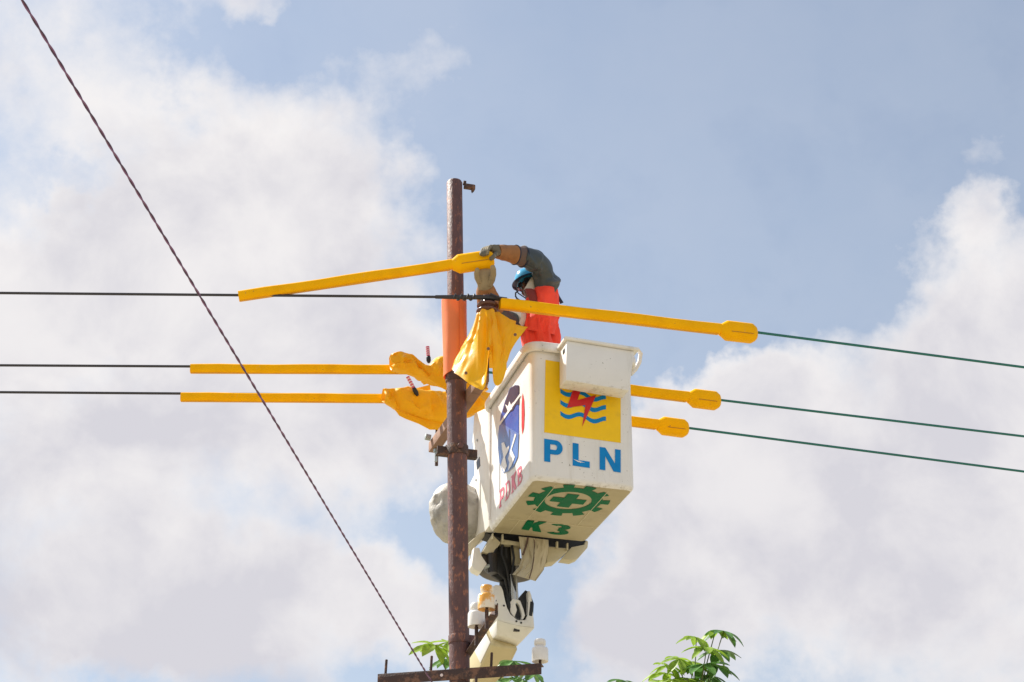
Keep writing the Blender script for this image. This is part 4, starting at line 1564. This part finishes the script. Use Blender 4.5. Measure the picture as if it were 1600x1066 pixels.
mb.build('glove', MT['glovepale'], worker, sharp=70)

# head: helmet, face, glasses, shield, collar
hd = J['head']
hup = V((-0.34, 0.16, 0.92)).normalized()
fwd = V((-0.82, -0.57, 0.0))                      # where the face points
fwd = (fwd - hup * fwd.dot(hup)).normalized()
rt = fwd.cross(hup).normalized()                  # to the far side of the face


def hp3(f_, r_, u_):
    return hd + fwd * f_ + rt * r_ + hup * u_


mb = MB()
rings = []
for i in range(11):
    v_ = math.pi / 2 * i / 10
    ring = []
    for j in range(36):
        a = 2 * math.pi * j / 36
        rx = 0.122 * math.cos(v_) ** 0.7 if i < 10 else 0.004
        ry = 0.104 * math.cos(v_) ** 0.7 if i < 10 else 0.004
        ring.append(hp3(-0.01 + rx * math.cos(a), ry * math.sin(a), 0.040 + 0.108 * math.sin(v_) + 0.006 * max(0, math.cos(3 * a)) * math.cos(v_)))
    rings.append(ring)
mb.loft(rings, True)
mb.build('helmet', MT['helmet'], worker, sharp=70)
mb = MB()
o_, i_ = [], []
for j in range(37):
    a = 2 * math.pi * j / 36
    ext = 0.020 + 0.048 * max(0, math.cos(a)) ** 1.5
    o_.append(hp3(-0.01 + (0.122 + ext) * math.cos(a), (0.104 + ext * 0.6) * math.sin(a), 0.036 - 0.022 * max(0, math.cos(a))))
    i_.append(hp3(-0.01 + 0.110 * math.cos(a), 0.094 * math.sin(a), 0.042))
mb.loft([o_[:-1], [p + hup * 0.007 for p in o_[:-1]], [p + hup * 0.010 for p in i_[:-1]], i_[:-1], o_[:-1]], False)
mb.build('helmet_brim', MT['brim'], worker)
# face features
mb = MB()
mb.loft([[hp3(0.098, -0.016, -0.040), hp3(0.098, 0.016, -0.040), hp3(0.118, 0.010, -0.040), hp3(0.118, -0.010, -0.040)],
         [hp3(0.090, -0.009, 0.006), hp3(0.090, 0.009, 0.006), hp3(0.100, 0.005, 0.006), hp3(0.100, -0.005, 0.006)]], True)
mb.build('nose', MT['skin'], worker, bevel=0.006)
mb = MB()
for s, u0 in ((0.0035, -0.066), (-0.0035, -0.078)):
    mb.tube([hp3(0.078, -0.028, u0 + s), hp3(0.093, 0, u0 + 2 * s), hp3(0.078, 0.028, u0 + s)], [0.004, 0.008, 0.004], 8)
mb.build('lips', MT['collar'], worker)
for s in (-1, 1):
    mb = MB()
    mb.tube([hp3(-0.01, s * 0.082, 0.015), hp3(-0.02, s * 0.09, 0.0), hp3(-0.015, s * 0.086, -0.025)], [0.012, 0.016, 0.009], 8)
    mb.build('ear', MT['skin'], worker)
mb = MB()
for s in (-1, 1):
    c = hp3(0.090, s * 0.034, 0.004)
    n_ = (fwd + rt * s * 0.35).normalized()
    mb.lathe(c, [(0.027, -0.004), (0.029, 0.0), (0.024, 0.006)], n_, 16)
mb.tube([hp3(0.09, 0.06, 0.006), hp3(0.03, 0.088, 0.010), hp3(-0.03, 0.088, 0.006)], 0.004, 6)
mb.tube([hp3(0.09, -0.06, 0.006), hp3(0.03, -0.088, 0.010), hp3(-0.03, -0.088, 0.006)], 0.004, 6)
mb.tube([hp3(0.098, -0.015, 0.006), hp3(0.102, 0, 0.010), hp3(0.098, 0.015, 0.006)], 0.004, 6)
mb.build('glasses', MT['glass'], worker)
mb = MB()
mb.tube([hp3(0.06, 0.098, 0.035), hp3(0.075, 0.085, -0.03), hp3(0.060, 0.050, -0.105), hp3(0.060, -0.05, -0.105), hp3(0.03, -0.09, -0.03), hp3(0.0, -0.10, 0.03)], 0.005, 6)
mb.build('chin_strap', MT['strap'], worker)
# dangling strap end, pale neck shield and the turned-up collar on the near side of the head
mb = MB()
mb.tube([at(809, 455, d=0.22), at(805.5, 458, d=0.20), at(805.5, 463, d=0.20), at(808, 467, d=0.21), at(813, 470, d=0.23)], 0.0065, 8)
mb.build('strap_loop', MT['strap'], worker)


def curved_plate(name, m, left, right, bulge, th=0.006, n=10):
    """curved sheet between two edges of (x, y, d) points"""
    mb = MB()
    rows_f, rows_b = [], []
    for (a, b) in zip(left, right):
        A, Bp = at(a[0], a[1], d=a[2]), at(b[0], b[1], d=b[2])
        f_, k_ = [], []
        for i in range(n + 1):
            s = i / n
            p = A.lerp(Bp, s) + V((0, -bulge * math.sin(math.pi * s), 0))
            f_.append(p)
            k_.append(p + V((0, th, 0)))
        rows_f.append(f_)
        rows_b.append(k_)
    mb.loft([f_ + k_[::-1] for f_, k_ in zip(rows_f, rows_b)], True)
    return mb.build(name, m, worker, sharp=50)


curved_plate('neck_shield', MT['lining'], [(830, 434, 0.20), (826, 440, 0.19), (822, 447, 0.18), (819, 452, 0.18)], [(842, 433, 0.24), (842, 442, 0.24), (842, 450, 0.24), (842, 458, 0.24)], 0.02)
curved_plate('collar', MT['collar'], [(821, 451, 0.17), (823, 457, 0.165), (826, 464, 0.16), (829, 471, 0.17)], [(838, 455, 0.185), (840, 459, 0.18), (843, 466, 0.18), (846, 475, 0.19)], 0.02, 0.010)
mb = MB()
mb.tube([at(868, 452, d=0.20), at(873, 464, d=0.20), at(878, 474, d=0.21)], [0.008, 0.010, 0.016], 8, flat=0.6)
mb.build('harness_strap', MT['strap'], worker)


# ------------------------------------------------------------------ low crossarm with pins and white insulators
HL = at(717, 1050, d=DP - 0.12).z
l0, l1 = at(590, 1062, h=HL), at(846, 1045, h=HL)
low = thing('crossarm', 'long rusty angle iron crossarm at the bottom edge with bare upright pins', 'crossarm', (l0 + l1) / 2)
dv = (l1 - l0).normalized()
nv = dv.cross(UP).normalized()
Ll = (l1 - l0).length
mb = MB()
hw = 0.078
sec = [(-0.004, -hw / 2), (0.004, -hw / 2), (0.004, hw / 2 - 0.008), (0.075, hw / 2 - 0.008), (0.075, hw / 2), (-0.004, hw / 2)]
mb.loft([[p + nv * (-x + 0.0) + UP * z for x, z in sec] for p in (l0, l0.lerp(l1, 0.5), l1)], True)
mb.build('angle_iron', MT['rustdark'], low, bevel=0.002)
for (x, y0, y1) in ((597, 1027, 1050), (669, 1022, 1046), (764, 1017, 1040)):
    s = (at(x, y1, h=HL + hw / 2) - l0).dot(dv)
    b = l0 + dv * s - nv * 0.036 + UP * (hw / 2)
    mb = MB()
    hgt = (y1 - y0) / ppm(b) / 0.94
    mb.lathe(b, [(0.0095, -0.05), (0.0095, hgt), (0.006, hgt + 0.003)], (0.04, 0, 1), 10)
    mb.build('pin', MT['rustdark'], low)
mb = MB()
for s in (0.14, 0.86):
    c = l0.lerp(l1, s)
c = (l0 + l1) / 2
lowc = on_pole(HL)
mb.lathe(lowc, [(r_low2 * 1.01, -0.09), (r_low2 * 1.07, -0.09), (r_low2 * 1.07, -0.045), (r_low2 * 1.01, -0.045)], axis, 28)
mb.build('arm_band', MT['rustdark'], low)
mb = MB()
mb.lathe(at(744, 1062, h=HL - 0.09) - UP * 0.08, [(0.010, 0), (0.010, 0.10)], n=8)
mb.build('u_bolt', MT['rustdark'], low)
mb = MB()
pbk = at(689, 1054, h=HL)
mb.lathe(l0 + dv * (pbk - l0).dot(dv) + nv * 0.005, [(0.011, -0.001), (0.011, 0.001)], nv, 12)
mb.build('bolt_hole', MT['pale'], low)


def spool_insulator(base, hgt, m, label, group, wid=None):
    """two-stage white porcelain cap on a pin, seen from below"""
    t = thing('spool_insulator', label, 'insulator', base, group)
    rr_ = hgt * 0.36
    mb = MB()
    mb.lathe(base, [(0.010, -0.05), (0.010, 0.06)], n=10)
    mb.build('pin', MT['rustdark'], t)
    mb = MB()
    b = base + V((0, 0, 0.022))
    mb.lathe(b, [(rr_ * 0.45, 0.012), (rr_ * 0.85, 0.0), (rr_ * 0.98, 0.0), (rr_, 0.01), (rr_, hgt * 0.52), (rr_ * 0.93, hgt * 0.60), (rr_ * 0.60, hgt * 0.66),
                 (rr_ * 0.58, hgt * 0.70), (rr_ * 0.70, hgt * 0.74), (rr_ * 0.72, hgt * 0.92), (rr_ * 0.60, hgt * 0.985), (rr_ * 0.2, hgt)], n=28)
    mb.build('porcelain', m, t, sharp=50)
    return t


GI = 'white porcelain insulators low on the pole'
s = (at(835, 1036, h=HL) - l0).dot(dv)
spool_insulator(l0 + dv * s - nv * 0.036 + UP * (hw / 2), 0.158, MT['whiteglaze'], 'clean white insulator standing alone on the right end of the low crossarm', GI)

# side bracket with two insulators, running towards the viewer
HS = at(735, 1025, d=DP).z
s1 = at(776, 962, h=HS)
s0 = at(731, 1030, h=HS)
side_arm = thing('side_bracket', 'short rusty angle bracket sticking out right of the pole band', 'bracket', (s0 + s1) / 2)
ds = (s1 - s0).normalized()
ns = ds.cross(UP).normalized()
mb = MB()
sec = [(0.0, 0.0), (0.055, 0.0), (0.055, 0.007), (0.007, 0.007), (0.007, 0.085), (0.0, 0.085)]
mb.loft([[p + ns * (x - 0.01) + UP * z for x, z in sec] for p in (s0 - ds * 0.25, s1)], True)
mb.build('angle_iron', MT['rustdark'], side_arm, bevel=0.002)
for (x, y, hgt, m, lab) in ((744.5, 980, 0.165, MT['whiteglaze'], 'white insulator tight beside the pole, below the stained one'),
                            (760.5, 953, 0.165, MT['stainglaze'], 'orange stained insulator on the tip of the side bracket')):
    bp_ = at(x, y, h=HS + 0.05)
    spool_insulator(bp_ - UP * 0.02, hgt, m, lab, GI)
    mb = MB()
    mb.lathe(bp_ - UP * 0.13, [(0.013, 0), (0.013, 0.13)], n=10)
    mb.build('pin_shank', MT['rustdark'], side_arm)

# ------------------------------------------------------------------ twisted service cable, from the pole towards the viewer's upper left
c0 = at(676, 1068, d=-0.15)
rT = ray(32, -4)
cT = CAML + rT * (7.3 / rT.length)
cable = thing('service_cable', 'dark purple twisted cable running diagonally from upper left to the pole', 'cable', c0)
e0 = c0 + (c0 - cT) * 0.06
e1 = cT + (cT - c0) * 0.5
for k, m in ((0, MT['purple']), (1, MT['purple2'])):
    mb = MB()
    pts = []
    n = 900
    ax = (e1 - e0).normalized()
    n1 = ax.cross(UP).normalized()
    n2 = n1.cross(ax)
    ln = (e1 - e0).length
    for i in range(n + 1):
        s = i / n
        a = s * ln / 0.17 * 2 * math.pi + k * math.pi
        pts.append(e0.lerp(e1, s) + (n1 * math.cos(a) + n2 * math.sin(a)) * 0.0028)
    mb.tube(pts, 0.0036, 6)
    mb.build('strand', m, cable)


# ------------------------------------------------------------------ palmate-leaved trees
def leaflet_mesh(name, m, k):
    mb = MB()
    rows = []
    n = 7
    for i in range(n + 1):
        s = i / n
        wd = 0.185 * (max(0.0, math.sin(math.pi * s ** 1.18)) ** 0.85) + 0.006
        z = 0.06 * s - (0.20 + 0.10 * k) * s * s
        rows.append([V((s, -wd, z + 0.05 * wd / 0.185)), V((s, -wd * 0.5, z + 0.012)), V((s, 0, z - 0.012)), V((s, wd * 0.5, z + 0.012)), V((s, wd, z + 0.05 * wd / 0.17))])
    mb.loft(rows, False, False)
    me = bpy.data.meshes.new(name)
    me.from_pydata(mb.v, [], mb.f)
    for p in me.polygons:
        p.use_smooth = True
    me.materials.append(m)
    return me


LEAF = {(m, k): leaflet_mesh('leaflet', MT[m], k) for m in ('leaf', 'leafdark') for k in (0, 1, 2)}


def palm_tree(label, d, leaves, trunk_px, seed):
    """leaves: hub pixel, depth offset, size in m, leaflet count, material, tilt towards the viewer"""
    rnd = random.Random(seed)
    tp = at(trunk_px[0], trunk_px[1], d=d)
    base = V((tp.x, tp.y, GROUND_H))
    t = thing('palmate_tree', label, 'tree', base, 'trees rising behind the pole')
    mb = MB()
    pts = [base + V((0.12 * math.sin(i * 0.8) * (1 - i / 10), 0.1 * math.cos(i * 1.1) * (1 - i / 10), (tp.z - base.z) * i / 10)) for i in range(11)]
    mb.tube(pts, [0.11 - 0.008 * i for i in range(11)], 12)
    mb.build('trunk', MT['bark'], t)
    o0 = V(t['_o'])
    for (x, y, dd, size, n, mk, tilt) in leaves:
        hub = at(x, y, d=d + dd)
        # petiole
        st = tp + V((rnd.uniform(-0.02, 0.02), rnd.uniform(-0.02, 0.02), rnd.uniform(-0.25, 0.0)))
        if st.z > hub.z - 0.15:
            st.z = hub.z - 0.25
        midp = st.lerp(hub, 0.55) + V((0, 0, 0.05))
        mb = MB()
        mb.tube([st, midp, hub], [0.007, 0.005, 0.004], 6)
        lf = mb.build('leaf', MT['stem'], t)
        axis_ = V((rnd.uniform(-0.25, 0.25), -tilt + rnd.uniform(-0.15, 0.15), 1)).normalized()
        a0 = rnd.uniform(0, 6.28)
        q0_ = axis_.to_track_quat('Z', 'X')
        for k in range(n):
            a = a0 + 2 * math.pi * k / n + rnd.uniform(-0.12, 0.12)
            mt_ = LEAF[(mk, rnd.randrange(3))]
            o = bpy.data.objects.new('leaflet', mt_)
            COL.objects.link(o)
            sc_ = size * 1.3 * rnd.uniform(0.82, 1.12)
            dip = rnd.uniform(-0.05, 0.40)
            mat4 = Matrix.Translation(M @ hub - o0) @ (M.to_3x3().to_4x4()) @ q0_.to_matrix().to_4x4() @ Matrix.Rotation(a, 4, 'Z') @ Matrix.Rotation(dip, 4, 'Y') @ Matrix.Diagonal((sc_, sc_, sc_, 1))
            o.parent = lf
            o.matrix_parent_inverse = Matrix.Identity(4)
            o.matrix_basis = mat4
    return t


LB = [
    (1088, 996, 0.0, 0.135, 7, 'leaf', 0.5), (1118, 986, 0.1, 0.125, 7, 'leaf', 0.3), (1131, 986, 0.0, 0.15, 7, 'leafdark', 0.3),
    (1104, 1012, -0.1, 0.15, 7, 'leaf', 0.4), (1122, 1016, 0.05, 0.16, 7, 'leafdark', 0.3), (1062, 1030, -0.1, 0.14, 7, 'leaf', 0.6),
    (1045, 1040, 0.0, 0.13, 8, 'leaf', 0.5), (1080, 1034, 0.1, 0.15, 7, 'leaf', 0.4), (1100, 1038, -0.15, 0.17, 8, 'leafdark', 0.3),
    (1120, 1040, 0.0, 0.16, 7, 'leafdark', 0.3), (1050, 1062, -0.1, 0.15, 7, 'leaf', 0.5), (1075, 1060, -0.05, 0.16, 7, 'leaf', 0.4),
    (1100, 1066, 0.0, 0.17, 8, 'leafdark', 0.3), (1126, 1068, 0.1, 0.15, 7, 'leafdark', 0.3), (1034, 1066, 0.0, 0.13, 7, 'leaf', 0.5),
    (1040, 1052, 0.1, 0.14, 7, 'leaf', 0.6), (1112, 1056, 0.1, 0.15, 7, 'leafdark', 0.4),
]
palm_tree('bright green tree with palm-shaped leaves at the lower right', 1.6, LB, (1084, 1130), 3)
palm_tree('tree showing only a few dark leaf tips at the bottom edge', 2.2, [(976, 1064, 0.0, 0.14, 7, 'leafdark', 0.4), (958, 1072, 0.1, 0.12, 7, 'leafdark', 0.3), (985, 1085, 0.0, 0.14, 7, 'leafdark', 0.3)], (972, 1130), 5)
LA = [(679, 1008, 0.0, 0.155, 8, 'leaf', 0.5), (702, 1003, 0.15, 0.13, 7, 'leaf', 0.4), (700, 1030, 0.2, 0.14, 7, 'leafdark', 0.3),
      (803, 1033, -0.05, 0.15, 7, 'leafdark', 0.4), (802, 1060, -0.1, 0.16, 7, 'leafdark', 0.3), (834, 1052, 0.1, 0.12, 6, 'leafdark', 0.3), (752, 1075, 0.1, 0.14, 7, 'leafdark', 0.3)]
palm_tree('young tree with green leaves beside and behind the low crossarm', 0.85, LA, (735, 1110), 9)

for o in bpy.data.objects:
    if '_o' in o:
        del o['_o']
